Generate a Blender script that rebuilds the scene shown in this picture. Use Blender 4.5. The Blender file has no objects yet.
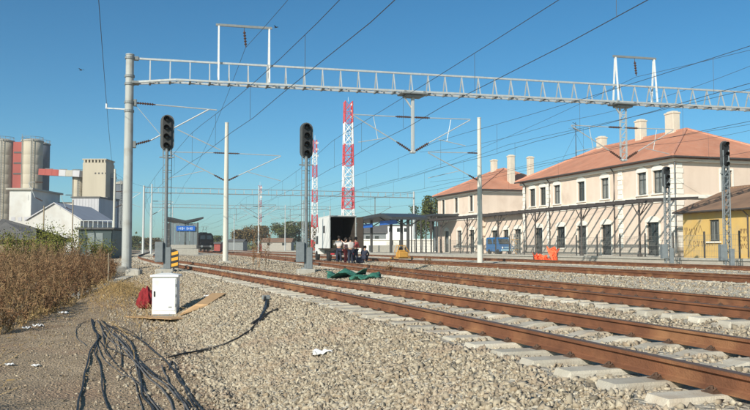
import bpy, bmesh, math, random
import numpy as np
from mathutils import Vector, Matrix, Euler, Quaternion
rad = math.radians
random.seed(7); RNG = np.random.default_rng(11)

# ------------------------------------------------------------------ camera, sky, sun, exposure
FPX, HOR, YAW, PITCH, CAMZ = 780.0, 247.5, 16.8, 3.12, 1.65
S = bpy.context.scene
C = S.collection
cam_d = bpy.data.cameras.new('camera'); cam = bpy.data.objects.new('camera', cam_d); C.objects.link(cam)
cam_d.sensor_width = 36; cam_d.lens = FPX / 750 * 36; cam_d.clip_start = .05; cam_d.clip_end = 6000
cam.location = (0, 0, CAMZ); cam.rotation_euler = (rad(90 + PITCH), 0, rad(-YAW))
S.camera = cam
SUN_TO = Vector((-1.0, -.9, .74)).normalized()
W = bpy.data.worlds.new('World'); S.world = W; W.use_nodes = True
wn = W.node_tree; wn.nodes.clear()
sky = wn.nodes.new('ShaderNodeTexSky'); sky.sky_type = 'NISHITA'; sky.sun_disc = False
sky.sun_elevation = math.asin(SUN_TO.z); sky.sun_rotation = math.atan2(SUN_TO.x, SUN_TO.y)
sky.altitude = 80; sky.air_density = .65; sky.dust_density = .9; sky.ozone_density = 2.0
bg = wn.nodes.new('ShaderNodeBackground'); bg.inputs['Strength'].default_value = .118
wo = wn.nodes.new('ShaderNodeOutputWorld')
tint = wn.nodes.new('ShaderNodeMix'); tint.data_type = 'RGBA'; tint.blend_type = 'MULTIPLY'; tint.inputs[0].default_value = 1; tint.inputs[7].default_value = (.74, 1.05, .93, 1)
hs = wn.nodes.new('ShaderNodeHueSaturation'); hs.inputs['Saturation'].default_value = 1.28
wn.links.new(sky.outputs[0], hs.inputs['Color']); wn.links.new(hs.outputs[0], tint.inputs[6]); wn.links.new(tint.outputs[2], bg.inputs[0]); wn.links.new(bg.outputs[0], wo.inputs[0])
sl = bpy.data.lights.new('sun', 'SUN'); sl.energy = 5.0; sl.angle = rad(.55); sl.color = (1, .92, .79)
sun = bpy.data.objects.new('sun', sl); C.objects.link(sun)
sun.rotation_euler = (-SUN_TO).to_track_quat('-Z', 'Y').to_euler(); sun.location = (-30, -30, 40)
S.view_settings.view_transform = 'Standard'; S.view_settings.look = 'None'
S.view_settings.gamma = 1; S.view_settings.use_curve_mapping = False; S.view_settings.exposure = .22
S.render.engine = 'CYCLES'

# ------------------------------------------------------------------ pixel helpers (750 x 410 photograph)
CR = Euler((rad(90 + PITCH), 0, rad(-YAW)), 'XYZ').to_matrix(); CO = Vector((0, 0, CAMZ))
def ray(px, py): return CR @ Vector(((px - 375) / FPX, (205 - py) / FPX, -1))
def atD(px, py, d): return CO + ray(px, py) * d
def atX(px, py, X): r = ray(px, py); return CO + r * (X / r.x)
def atY(px, py, Y): r = ray(px, py); return CO + r * (Y / r.y)
def atZ(px, py, z): r = ray(px, py); return CO + r * ((z - CAMZ) / r.z)
def yX(px, X): return X / math.tan(math.atan((px - 375) / FPX) + rad(YAW))     # Y of a pixel column on the plane x = X

# ------------------------------------------------------------------ ground shape
def curve_fn(pts):
    ys = np.array([p[0] for p in pts], float); xs = np.array([p[1] for p in pts], float)
    m = np.gradient(xs, ys)
    def f(y):
        y = np.clip(np.asarray(y, float), ys[0], ys[-1] - 1e-6)
        i = np.clip(np.searchsorted(ys, y, side='right') - 1, 0, len(ys) - 2)
        h = ys[i + 1] - ys[i]; t = (y - ys[i]) / h
        return ((2*t**3 - 3*t**2 + 1) * xs[i] + (t**3 - 2*t**2 + t) * h * m[i] + (-2*t**3 + 3*t**2) * xs[i+1] + (t**3 - t**2) * h * m[i+1])
    return f
T1 = curve_fn([(-20, 4.52), (0, 4.52), (8, 4.5), (17, 4.15), (28, 3.45), (39, 2.57), (55, 1.45), (79, .7), (110, 1.3), (142, 2.4), (200, 3.2), (420, 3.6)])
T2 = curve_fn([(-20, 8.6), (0, 8.65), (10, 8.72), (25, 9.2), (52, 10.7), (85, 12.1), (116, 12.7), (160, 12.8), (420, 12.8)])
T3 = curve_fn([(-20, 16.8), (100, 16.8), (420, 16.8)])
T4 = curve_fn([(-20, 25.2), (100, 25.2), (420, 25.2)])
RAILTOP = .83; SLTOP = .68
def sstep(a, b, x):
    t = np.clip((np.asarray(x, float) - a) / (b - a), 0, 1); return t * t * (3 - 2 * t)
def ground_z(x, y):
    x = np.asarray(x, float); y = np.asarray(y, float)
    z = .40 * sstep(20, 42, y) + 0 * x
    z = z + (.30 - z) * sstep(2.5, 5, x) * (1 - sstep(20, 42, y))
    near = 1 - sstep(50, 80, np.hypot(x, y))
    z = z + near * (.018 * np.sin(1.7 * x + .6 * y) + .014 * np.sin(2.9 * y - 1.1 * x + 2) + .01 * np.sin(5.3 * x + 4.1 * y))
    z = z + .26 * np.exp(-((x + .55) / .75) ** 2 - ((y - 25.5) / 2.4) ** 2)
    z = z - .35 * sstep(120, 400, np.hypot(x, y))
    return z
def bed_z(x, y):
    "top of the ballast bed"
    x = np.asarray(x, float); y = np.asarray(y, float)
    a = T1(y); b = T2(y)
    z = np.where(x < a, .66, .66)
    z = .648 - .11 * np.exp(-((x - (a + b) / 2) / .7) ** 2)
    z = z - .16 * sstep(1.6, 3.2, x - b) + .16 * sstep(-3.2, -1.6, x - T3(y)) - .14 * sstep(1.6, 3.0, x - T3(y)) + .14 * sstep(-3.0, -1.6, x - T4(y)) - .1 * sstep(1.6, 3.5, x - T4(y))
    for T_ in (a, b): z = z - .014 * (1 - sstep(1.34, 1.5, np.abs(x - T_)))
    toe = a - 3.45; sh = a - 1.5
    u = np.clip((x - toe) / (sh - toe), -0.3, 1)
    zg = ground_z(x, y) - .03
    zs = zg + (.645 - zg) * np.clip(u, 0, 1) ** .85
    z = np.where(x < sh, np.where(u < 0, zg + u * .3, zs), z)
    z = z + .02 * np.sin(3.1 * x + 1.3 * y) * np.sin(2.3 * y + .5 * x)
    return z
def surf(x, y): return float(max(ground_z(x, y), bed_z(x, y) if -5 < x < 33 else -9))
_TS = np.concatenate([np.arange(2, 40, .03), np.arange(40, 140, .15)])
def hit(px, py, lift=0.0):
    "where the view ray of a pixel meets the ground or the ballast"
    r = ray(px, py); X = r.x * _TS; Y = r.y * _TS; Z = CAMZ + r.z * _TS
    G = np.maximum(ground_z(X, Y), np.where((X > -5) & (X < 33), bed_z(X, Y), -9)) + lift
    k = np.nonzero(Z <= G)[0]; t = _TS[k[0]] if len(k) else _TS[-1]
    return CO + r * float(t)

# ------------------------------------------------------------------ mesh helpers
class MB:
    def __init__(s): s.v = []; s.f = []; s.m = []; s.mi = 0
    def add(s, vs, fs):
        o = len(s.v); s.v.extend([tuple(v) for v in vs]); s.f.extend([tuple(i + o for i in f) for f in fs]); s.m.extend([s.mi] * len(fs)); return s
    def box(s, c, d, R=None):
        c = Vector(c); h = [x / 2 for x in d]; vs = []
        for z in (-1, 1):
            for x, y in ((-1, -1), (1, -1), (1, 1), (-1, 1)):
                p = Vector((x * h[0], y * h[1], z * h[2])); vs.append(c + (R @ p if R else p))
        return s.add(vs, [(3, 2, 1, 0), (4, 5, 6, 7), (0, 1, 5, 4), (1, 2, 6, 5), (2, 3, 7, 6), (3, 0, 4, 7)])
    def bev(s, c, d, b=.02, R=None):
        "box with chamfered edges"
        c = Vector(c); hx, hy, hz = [x / 2 for x in d]; b = min(b, hx * .9, hy * .9, hz * .9); vs = []; fs = []
        rings = [(-hz, b), (-hz + b, 0), (hz - b, 0), (hz, b)]
        for z, i in rings:
            for x, y in ((-hx + i + (b if i == 0 else 0) * 0, -hy + i), (hx - i, -hy + i), (hx - i, hy - i), (-hx + i, hy - i)):
                sx = 1 if x > 0 else -1; sy = 1 if y > 0 else -1
                if i == 0:
                    prs = [(x - sx * 0, y - sy * b), (x - sx * b, y)]
                else:
                    prs = [(x, y - sy * b * .4), (x - sx * b * .4, y)]
                if sx * sy < 0: prs = prs[::-1] if False else prs
                k = [Vector((p[0], p[1], z)) for p in prs]
                # order counter-clockwise
                if (sx, sy) in ((-1, -1), (1, 1)): k = k
                else: k = k[::-1]
                vs += [c + (R @ p if R else p) for p in k]
        for r in range(3):
            for i in range(8):
                j = (i + 1) % 8; fs.append((r * 8 + i, r * 8 + j, r * 8 + 8 + j, r * 8 + 8 + i))
        fs.append(tuple(range(7, -1, -1))); fs.append(tuple(range(24, 32)))
        return s.add(vs, fs)
    def cyl(s, a, b, r0, r1=None, n=8, cap=True):
        a = Vector(a); b = Vector(b); r1 = r0 if r1 is None else r1; d = (b - a)
        q = d.to_track_quat('Z', 'Y') if d.length > 1e-9 else Quaternion()
        vs = []
        for p, r in ((a, r0), (b, r1)):
            for i in range(n):
                t = 2 * math.pi * i / n + math.pi / n; vs.append(p + q @ Vector((r * math.cos(t), r * math.sin(t), 0)))
        fs = [(i, (i + 1) % n, n + (i + 1) % n, n + i) for i in range(n)]
        if cap: fs += [tuple(range(n - 1, -1, -1)), tuple(range(n, 2 * n))]
        return s.add(vs, fs)
    def bar(s, a, b, w, h=None):
        "square bar between two points"
        a = Vector(a); b = Vector(b); h = w if h is None else h; d = b - a; q = d.to_track_quat('Z', 'Y').to_matrix()
        return s.box((a + b) / 2, (w, h, d.length), q)
    def tube(s, pts, r, n=6, rend=None):
        pts = [Vector(p) for p in pts]; o = len(s.v); vs = []; fs = []; k = len(pts)
        for i, p in enumerate(pts):
            t = (pts[min(i + 1, k - 1)] - pts[max(i - 1, 0)])
            q = t.to_track_quat('Z', 'Y') if t.length > 1e-9 else Quaternion()
            rr = r if rend is None else r + (rend - r) * i / (k - 1)
            for j in range(n):
                a = 2 * math.pi * j / n; vs.append(p + q @ Vector((rr * math.cos(a), rr * math.sin(a), 0)))
        for i in range(k - 1):
            for j in range(n):
                j2 = (j + 1) % n; fs.append((i * n + j, i * n + j2, (i + 1) * n + j2, (i + 1) * n + j))
        fs.append(tuple(range(n - 1, -1, -1))); fs.append(tuple(range((k - 1) * n, k * n)))
        return s.add(vs, fs)
    def lathe(s, o, prof, n=16, axis=(0, 0, 1)):
        o = Vector(o); q = Vector(axis).to_track_quat('Z', 'Y'); vs = []; fs = []
        for r, z in prof:
            for i in range(n):
                t = 2 * math.pi * i / n; vs.append(o + q @ Vector((r * math.cos(t), r * math.sin(t), z)))
        for k in range(len(prof) - 1):
            for i in range(n):
                j = (i + 1) % n; fs.append((k * n + i, k * n + j, k * n + n + j, k * n + n + i))
        fs.append(tuple(range(n - 1, -1, -1))); fs.append(tuple(range((len(prof) - 1) * n, len(prof) * n)))
        return s.add(vs, fs)
    def prism(s, poly, vec):
        "extrude a 3D polygon along vec"
        poly = [Vector(p) for p in poly]; vec = Vector(vec); n = len(poly)
        vs = poly + [p + vec for p in poly]
        return s.add(vs, [tuple(range(n - 1, -1, -1)), tuple(range(n, 2 * n))] + [(i, (i + 1) % n, n + (i + 1) % n, n + i) for i in range(n)])
    def mesh(s, name, mats, smooth=False):
        me = bpy.data.meshes.new(name); me.from_pydata(s.v, [], s.f)
        for m in (mats if isinstance(mats, (list, tuple)) else [mats]): me.materials.append(m)
        me.polygons.foreach_set('material_index', s.m)
        if smooth: me.polygons.foreach_set('use_smooth', [True] * len(s.f))
        bm = bmesh.new(); bm.from_mesh(me); bmesh.ops.recalc_face_normals(bm, faces=bm.faces); bm.to_mesh(me); bm.free()
        me.update(); return me
    def build(s, name, mats, parent=None, smooth=False):
        return obj(name, s.mesh(name, mats, smooth), parent)
def obj(name, me, parent=None, loc=None, rz=None):
    o = bpy.data.objects.new(name, me); C.objects.link(o)
    if parent: o.parent = parent
    if loc is not None: o.location = loc
    if rz is not None: o.rotation_euler = (0, 0, rz)
    return o
def tag(o, label=None, cat=None, group=None, kind=None):
    if label: o['label'] = label
    if cat: o['category'] = cat
    if group: o['group'] = group
    if kind: o['kind'] = kind
    return o
def thing(name, label, cat, loc=(0, 0, 0), rz=0, group=None):
    o = bpy.data.objects.new(name, None); C.objects.link(o); o.location = loc; o.rotation_euler = (0, 0, rz); o.empty_display_size = .3
    return tag(o, label, cat, group)
KIDS = {}
def copy_tree(o, parent=None):
    if not KIDS.get('fresh'): pass
    c = o.copy(); C.objects.link(c); c.parent = parent
    for ch in o.children: copy_tree(ch, c)
    return c
def np_mesh(name, V, F, mat, smooth=False):
    "V (n,3), F (m,k) arrays"
    me = bpy.data.meshes.new(name); n, k = F.shape
    me.vertices.add(len(V)); me.vertices.foreach_set('co', np.ascontiguousarray(V, np.float32).ravel())
    me.loops.add(n * k); me.loops.foreach_set('vertex_index', np.ascontiguousarray(F, np.int32).ravel())
    me.polygons.add(n); me.polygons.foreach_set('loop_start', np.arange(0, n * k, k, dtype=np.int32))
    try: me.polygons.foreach_set('loop_total', np.full(n, k, np.int32))
    except Exception: pass
    me.materials.append(mat); me.update(calc_edges=True); me.validate()
    return me

# ------------------------------------------------------------------ materials
def _n(nt, t, **kw):
    n = nt.nodes.new(t)
    for k, v in kw.items(): setattr(n, k, v)
    return n
def mat(name, col, rough=.8, col2=None, scale=3.0, amt=.6, bump=0.0, bscale=40.0, metal=0.0, spec=.4, streak=False, island=None, dirt=None, trans=0):
    m = bpy.data.materials.new(name); m.use_nodes = True; nt = m.node_tree; b = nt.nodes['Principled BSDF']
    b.inputs['Roughness'].default_value = rough; b.inputs['Metallic'].default_value = metal; b.inputs['Specular IOR Level'].default_value = spec
    L = nt.links.new
    col2 = col2 or tuple(c * .62 for c in col)
    geo = _n(nt, 'ShaderNodeNewGeometry')
    mp = _n(nt, 'ShaderNodeMapping'); L(geo.outputs['Position'], mp.inputs['Vector'])
    if streak: mp.inputs['Scale'].default_value = (1, 1, .12)
    nz = _n(nt, 'ShaderNodeTexNoise'); nz.inputs['Scale'].default_value = scale; nz.inputs['Detail'].default_value = 7; nz.inputs['Roughness'].default_value = .62
    L(mp.outputs[0], nz.inputs['Vector'])
    rp = _n(nt, 'ShaderNodeValToRGB'); rp.color_ramp.elements[0].position = .5 - .28 * amt / .6; rp.color_ramp.elements[1].position = .5 + .25
    rp.color_ramp.elements[0].color = (*col2, 1); rp.color_ramp.elements[1].color = (*col, 1)
    L(nz.outputs['Fac'], rp.inputs['Fac']); out = rp.outputs['Color']
    if island:
        r2 = _n(nt, 'ShaderNodeValToRGB'); cr = r2.color_ramp
        for i, c in enumerate(island):
            p = i / (len(island) - 1)
            e = cr.elements[0] if i == 0 else (cr.elements[-1] if i == len(island) - 1 else cr.elements.new(p))
            e.position = p; e.color = (*c, 1)
        L(geo.outputs['Random Per Island'], r2.inputs['Fac'])
        mx = _n(nt, 'ShaderNodeMix', data_type='RGBA', blend_type='MULTIPLY'); mx.inputs[0].default_value = 1
        L(out, mx.inputs[6]); L(r2.outputs['Color'], mx.inputs[7]); out = mx.outputs[2]
    if dirt:
        n2 = _n(nt, 'ShaderNodeTexNoise'); n2.inputs['Scale'].default_value = dirt[1]; n2.inputs['Detail'].default_value = 5
        L(geo.outputs['Position'], n2.inputs['Vector'])
        r3 = _n(nt, 'ShaderNodeMapRange'); r3.inputs[1].default_value = .52; r3.inputs[2].default_value = .72; L(n2.outputs['Fac'], r3.inputs[0])
        mx = _n(nt, 'ShaderNodeMix', data_type='RGBA'); L(r3.outputs[0], mx.inputs[0]); L(out, mx.inputs[6]); mx.inputs[7].default_value = (*dirt[0], 1); out = mx.outputs[2]
    L(out, b.inputs['Base Color'])
    if trans: b.inputs['Transmission Weight'].default_value = trans
    if bump:
        n3 = _n(nt, 'ShaderNodeTexNoise'); n3.inputs['Scale'].default_value = bscale; n3.inputs['Detail'].default_value = 6
        L(geo.outputs['Position'], n3.inputs['Vector'])
        bp = _n(nt, 'ShaderNodeBump'); bp.inputs['Strength'].default_value = bump; bp.inputs['Distance'].default_value = 1.0 / bscale
        L(n3.outputs['Fac'], bp.inputs['Height']); L(bp.outputs[0], b.inputs['Normal'])
    m.diffuse_color = (*col, 1)
    return m
M = {}
M['dirt'] = mat('dirt_ground', (.46, .355, .24), .95, (.28, .205, .13), 1.6, .6, 1.0, 30, dirt=((.33, .22, .145), .7))
M['bed'] = mat('ballast_bed', (.52, .475, .39), .95, (.34, .305, .245), 14, .6, 1.0, 22)
def pebbly(m, sc, lo, hi):
    nt = m.node_tree; L = nt.links.new; b = nt.nodes['Principled BSDF']; src = b.inputs['Base Color'].links[0].from_socket; geo = [n for n in nt.nodes if n.type == 'NEW_GEOMETRY'][0]
    v = _n(nt, 'ShaderNodeTexVoronoi'); v.inputs['Scale'].default_value = sc; L(geo.outputs['Position'], v.inputs['Vector'])
    mr = _n(nt, 'ShaderNodeMapRange'); mr.inputs[3].default_value = lo; mr.inputs[4].default_value = hi; L(v.outputs['Color'], mr.inputs[0])
    mx = _n(nt, 'ShaderNodeMix', data_type='RGBA', blend_type='MULTIPLY'); mx.inputs[0].default_value = 1; L(src, mx.inputs[6]); L(mr.outputs[0], mx.inputs[7]); L(mx.outputs[2], b.inputs['Base Color'])
    bp = _n(nt, 'ShaderNodeBump'); bp.inputs['Strength'].default_value = 1; bp.inputs['Distance'].default_value = .6 / sc; bp.invert = True; L(v.outputs['Distance'], bp.inputs['Height'])
    old = b.inputs['Normal'].links
    if old: L(old[0].from_socket, bp.inputs['Normal'])
    L(bp.outputs[0], b.inputs['Normal'])
pebbly(M['bed'], 15, .8, 1.35)
M['stone'] = mat('ballast_stone', (.53, .48, .39), .92, (.42, .375, .30), 1.2, .6, 0, 60, island=[(.34, .32, .30), (.62, .58, .53), (.80, .77, .72), (1, .98, .93), (.58, .50, .42), (.78, .74, .70)], dirt=((.34, .26, .19), 1.3))
pebbly(M['dirt'], 34, .72, 1.12)
M['pebble'] = mat('dirt_pebble', (.42, .36, .28), .92, (.30, .25, .19), 3, .6, island=[(.45, .42, .38), (.75, .72, .66), (.95, .92, .88)])
M['rail'] = mat('rusty_rail', (.25, .105, .052), .8, (.095, .042, .025), 3, .6, .5, 70, dirt=((.31, .155, .075), 1.6), spec=.3)
M['railhead'] = mat('rail_head_steel', (.17, .105, .07), .5, (.12, .07, .045), 8, .6, metal=.45)
M['sleeper'] = mat('sleeper_concrete', (.58, .54, .46), .9, (.42, .385, .31), 4, .6, .4, 60, dirt=((.40, .33, .25), 2.2))
def obj_tint(m, lo, hi):
    nt = m.node_tree; b = nt.nodes['Principled BSDF']; src = b.inputs['Base Color'].links[0].from_socket; oi = _n(nt, 'ShaderNodeObjectInfo')
    mr = _n(nt, 'ShaderNodeMapRange'); mr.inputs[3].default_value = lo; mr.inputs[4].default_value = hi; nt.links.new(oi.outputs['Random'], mr.inputs[0])
    mx = _n(nt, 'ShaderNodeMix', data_type='RGBA', blend_type='MULTIPLY'); mx.inputs[0].default_value = 1; nt.links.new(src, mx.inputs[6]); nt.links.new(mr.outputs[0], mx.inputs[7]); nt.links.new(mx.outputs[2], b.inputs['Base Color'])
obj_tint(M['sleeper'], .72, 1.08)
M['clip'] = mat('clip_steel', (.13, .07, .042), .7, (.05, .035, .028), 20, .6)
M['galv'] = mat('galvanised_steel', (.56, .58, .58), .5, (.40, .42, .42), 6, .6, metal=.35, streak=True)
M['galvd'] = mat('dull_grey_steel', (.25, .27, .275), .6, (.18, .195, .20), 5, .6, metal=.25)
M['white_steel'] = mat('white_painted_steel', (.74, .75, .75), .5, (.60, .61, .61), 5, .6)
M['pole'] = mat('pole_grey', (.44, .46, .45), .6, (.33, .345, .335), 2.5, .6, .15, 60, streak=True, dirt=((.30, .29, .26), 1.6))
M['concrete_pole'] = mat('pole_concrete', (.60, .59, .53), .85, (.48, .47, .42), 3, .6, .2, 60, streak=True)
M['concrete'] = mat('concrete', (.44, .42, .37), .92, (.31, .295, .26), 4, .6, .4, 40)
M['ins'] = mat('insulator_brown', (.09, .045, .03), .25, (.06, .03, .02), 12)
M['wire'] = mat('wire', (.055, .055, .06), .6, (.04, .04, .04), 10)
M['black'] = mat('signal_black', (.018, .019, .02), .5, (.012, .012, .013), 9)
M['lens'] = mat('signal_lens', (.03, .028, .03), .12, (.02, .02, .022), 9)
M['siggrey'] = mat('signal_grey_paint', (.19, .215, .23), .55, (.13, .15, .16), 5, .6)
M['sigplate'] = mat('signal_plate_grey', (.085, .095, .10), .6, (.06, .065, .07), 6)
M['wall'] = mat('plaster_pinkish', (.76, .63, .53), .9, (.62, .50, .41), .8, .6, .15, 30, dirt=((.60, .48, .39), .6), streak=True)
M['trim'] = mat('white_trim', (.82, .79, .72), .85, (.74, .71, .64), 2, .6, .1, 30)
M['plinth'] = mat('plinth_stone', (.56, .50, .43), .9, (.44, .39, .33), 3, .6, .3, 20)
M['frame'] = mat('window_frame_dark', (.075, .085, .085), .5, (.055, .06, .06), 8)
M['glass'] = mat('window_glass', (.035, .045, .05), .07, (.02, .027, .03), .8, spec=.7)
M['curtain'] = mat('window_curtain_glass', (.26, .27, .26), .15, (.12, .13, .13), 1.5, spec=.6)
M['chimney'] = mat('chimney_plaster', (.66, .60, .50), .9, (.54, .48, .40), 2, .6, .2, 20)
M['canopy_steel'] = mat('canopy_steel_brown', (.085, .075, .07), .6, (.06, .05, .048), 6)
M['yellow'] = mat('yellow_plaster', (.62, .42, .14), .9, (.52, .35, .13), 1.2, .6, .15, 30, dirt=((.50, .37, .19), 1.0))
M['graffiti'] = mat('graffiti_brown', (.24, .15, .075), .9, (.16, .10, .05), 8)
M['fence'] = mat('fence_dark', (.07, .07, .07), .6, (.05, .05, .05), 6)
M['fencep'] = mat('fence_pale', (.24, .24, .22), .6, (.18, .18, .165), 6)
M['paving'] = mat('platform_paving', (.42, .39, .34), .92, (.32, .295, .255), 2, .6, .3, 20)
M['red'] = mat('red_paint', (.62, .06, .07), .55, (.50, .045, .05), 2)
M['dullred'] = mat('dull_red_panel', (.36, .075, .06), .7, (.26, .055, .045), .5, streak=True)
M['white'] = mat('white_paint', (.80, .80, .79), .5, (.74, .74, .73), 3)
M['works_white'] = mat('works_white', (.62, .62, .60), .8, (.47, .47, .46), .35, .6, streak=True, dirt=((.45, .42, .38), .25))
M['silo'] = mat('silo_concrete', (.50, .45, .36), .92, (.38, .34, .27), .25, .6, .1, 5, streak=True)
M['silodark'] = mat('silo_dark_steel', (.11, .13, .16), .7, (.08, .095, .115), .3, streak=True)
M['lilac'] = mat('pale_cladding', (.48, .48, .51), .7, (.38, .38, .41), .4, streak=True)
M['greyroof'] = mat('grey_roofing', (.15, .145, .14), .85, (.10, .098, .095), 1.5, .6, .3, 8)
M['teal'] = mat('dark_teal_cladding', (.035, .06, .065), .4, (.025, .042, .046), 1)
M['cabinet'] = mat('cabinet_white', (.80, .81, .80), .4, (.75, .76, .75), 5, dirt=((.66, .63, .57), 3))
M['cardboard'] = mat('brown_board', (.46, .30, .16), .85, (.38, .24, .125), 6, .6)
M['redcloth'] = mat('red_cloth', (.30, .022, .028), .9, (.16, .012, .016), 8, .6, .5, 20)
M['cable'] = mat('black_cable', (.028, .028, .03), .5, (.016, .016, .017), 12, dirt=((.10, .09, .075), 5))
M['cablegrey'] = mat('grey_cable', (.14, .135, .135), .6, (.08, .078, .078), 12, dirt=((.2, .17, .14), 5))
M['stripe_y'] = mat('marker_yellow', (.72, .36, .03), .5, (.62, .31, .03), 6)
M['sacks'] = mat('white_plastic', (.78, .78, .77), .5, (.7, .7, .69), 6)
M['green'] = mat('green_tarp', (.05, .19, .14), .6, (.03, .13, .09), 5, .6, .5, 15)
M['orange'] = mat('orange_net', (.85, .16, .06), .7, (.75, .12, .05), 6)
M['blue_sign'] = mat('blue_sign', (.02, .13, .50), .45, (.018, .11, .44), 3)
M['pale_text'] = mat('pale_text', (.5, .6, .75), .6, (.42, .52, .68), 6)
M['darkroof'] = mat('dark_canopy_sheet', (.05, .055, .06), .5, (.035, .04, .045), 2)
M['glasspan'] = mat('grey_glass_panel', (.20, .23, .25), .15, (.14, .165, .18), .6, spec=.6)
M['loco'] = mat('loco_dark_paint', (.007, .008, .011), .75, (.005, .006, .008), 2, spec=.15)
M['truckwhite'] = mat('truck_white', (.76, .76, .74), .45, (.68, .68, .66), 2)
M['truckin'] = mat('truck_interior', (.05, .04, .032), .9, (.035, .027, .022), 3)
M['tyre'] = mat('tyre_rubber', (.02, .02, .02), .85, (.014, .014, .014), 12)
M['skin'] = mat('skin', (.52, .30, .21), .6, (.46, .26, .18), 12)
M['hair'] = mat('dark_hair', (.03, .022, .018), .7, (.02, .015, .012), 20)
M['cl_white'] = mat('cloth_pale', (.66, .60, .57), .9, (.55, .5, .47), 10)
M['cl_navy'] = mat('cloth_navy', (.03, .035, .06), .9, (.02, .024, .042), 10)
M['cl_red'] = mat('cloth_red', (.42, .08, .075), .9, (.32, .06, .055), 10)
M['cl_pink'] = mat('cloth_pink', (.62, .36, .34), .9, (.52, .3, .28), 10)
M['ochre'] = mat('ochre_paint', (.60, .32, .07), .6, (.46, .24, .05), 4)
M['blue'] = mat('blue_paint', (.03, .14, .33), .45, (.025, .11, .27), 3)
M['ltblue'] = mat('pale_blue_paint', (.30, .50, .62), .5, (.24, .42, .54), 4)
M['straw'] = mat('dry_straw', (.50, .37, .19), .95, (.36, .26, .13), 2, .6, island=[(.55, .5, .4), (.85, .8, .7), (1, .95, .85)])
M['weed'] = mat('dry_weed', (.32, .20, .125), .95, (.19, .115, .07), .45, .6, island=[(.3, .27, .24), (.6, .48, .38), (.95, .82, .66), (1, 1, .85), (.5, .45, .33), (.75, .55, .42)], dirt=((.24, .17, .08), .5))
M['stalk'] = mat('bare_stalk', (.44, .33, .20), .95, (.30, .20, .12), .8, .6, island=[(.5, .45, .4), (.8, .7, .6), (1, .95, .85)])
M['weedg'] = mat('green_weed', (.22, .22, .055), .9, (.13, .145, .035), .9, .6, island=[(.5, .55, .4), (.8, .85, .6), (1, .95, .5)])
M['leafb'] = mat('autumn_leaf', (.20, .145, .065), .9, (.12, .095, .045), .15, .6, island=[(.5, .5, .45), (.8, .75, .6), (1, 1, .8)])
M['leafg'] = mat('olive_leaf', (.13, .14, .045), .9, (.075, .09, .03), .15, .6, island=[(.5, .55, .5), (.8, .85, .7), (1, 1, .7)])
M['bark'] = mat('bark', (.10, .075, .055), .95, (.06, .045, .035), 4, .6, .5, 20)
M['wood'] = mat('old_wood', (.33, .27, .19), .9, (.22, .18, .125), 5, .6)

def tile_mat(name, c1, c2, c3, rs=2.9):
    m = bpy.data.materials.new(name); m.use_nodes = True; nt = m.node_tree; b = nt.nodes['Principled BSDF']; L = nt.links.new
    b.inputs['Roughness'].default_value = .85
    tc = _n(nt, 'ShaderNodeTexCoord'); geo = _n(nt, 'ShaderNodeNewGeometry')
    sp = _n(nt, 'ShaderNodeSeparateXYZ'); L(geo.outputs['Position'], sp.inputs[0])
    nz = _n(nt, 'ShaderNodeTexNoise'); nz.inputs['Scale'].default_value = .55; nz.inputs['Detail'].default_value = 8; L(geo.outputs['Position'], nz.inputs['Vector'])
    vo = _n(nt, 'ShaderNodeTexVoronoi'); vo.inputs['Scale'].default_value = 3.4; L(geo.outputs['Position'], vo.inputs['Vector'])
    rp = _n(nt, 'ShaderNodeValToRGB'); rp.color_ramp.elements[0].position = .34; rp.color_ramp.elements[1].position = .7
    rp.color_ramp.elements[0].color = (*c2, 1); rp.color_ramp.elements[1].color = (*c1, 1); L(nz.outputs['Fac'], rp.inputs['Fac'])
    mx = _n(nt, 'ShaderNodeMix', data_type='RGBA'); mr = _n(nt, 'ShaderNodeMapRange'); mr.inputs[1].default_value = .3; mr.inputs[2].default_value = 1; mr.inputs[4].default_value = .45
    L(vo.outputs['Color'], mr.inputs[0]); L(mr.outputs[0], mx.inputs[0]); L(rp.outputs['Color'], mx.inputs[6]); mx.inputs[7].default_value = (*c3, 1)
    L(mx.outputs[2], b.inputs['Base Color'])
    # courses follow the height, tile columns follow x + y
    ma = _n(nt, 'ShaderNodeMath', operation='MULTIPLY'); ma.inputs[1].default_value = 6.5; L(sp.outputs['Z'], ma.inputs[0])
    fr = _n(nt, 'ShaderNodeMath', operation='FRACT'); L(ma.outputs[0], fr.inputs[0])
    ad = _n(nt, 'ShaderNodeMath', operation='ADD'); L(sp.outputs['X'], ad.inputs[0]); L(sp.outputs['Y'], ad.inputs[1])
    mb = _n(nt, 'ShaderNodeMath', operation='MULTIPLY'); mb.inputs[1].default_value = 22; L(ad.outputs[0], mb.inputs[0])
    sn = _n(nt, 'ShaderNodeMath', operation='SINE'); L(mb.outputs[0], sn.inputs[0])
    mc = _n(nt, 'ShaderNodeMath', operation='MULTIPLY'); mc.inputs[1].default_value = .4; L(sn.outputs[0], mc.inputs[0])
    sb = _n(nt, 'ShaderNodeMath', operation='SUBTRACT'); L(mc.outputs[0], sb.inputs[0]); L(fr.outputs[0], sb.inputs[1])
    bp = _n(nt, 'ShaderNodeBump'); bp.inputs['Strength'].default_value = .6; bp.inputs['Distance'].default_value = .05
    L(sb.outputs[0], bp.inputs['Height']); L(bp.outputs[0], b.inputs['Normal'])
    return m
M['tiles'] = tile_mat('terracotta_tiles', (.58, .25, .15), (.44, .185, .11), (.53, .29, .20))
M['oldtiles'] = tile_mat('weathered_tiles', (.30, .175, .105), (.18, .11, .07), (.24, .16, .105))

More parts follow.
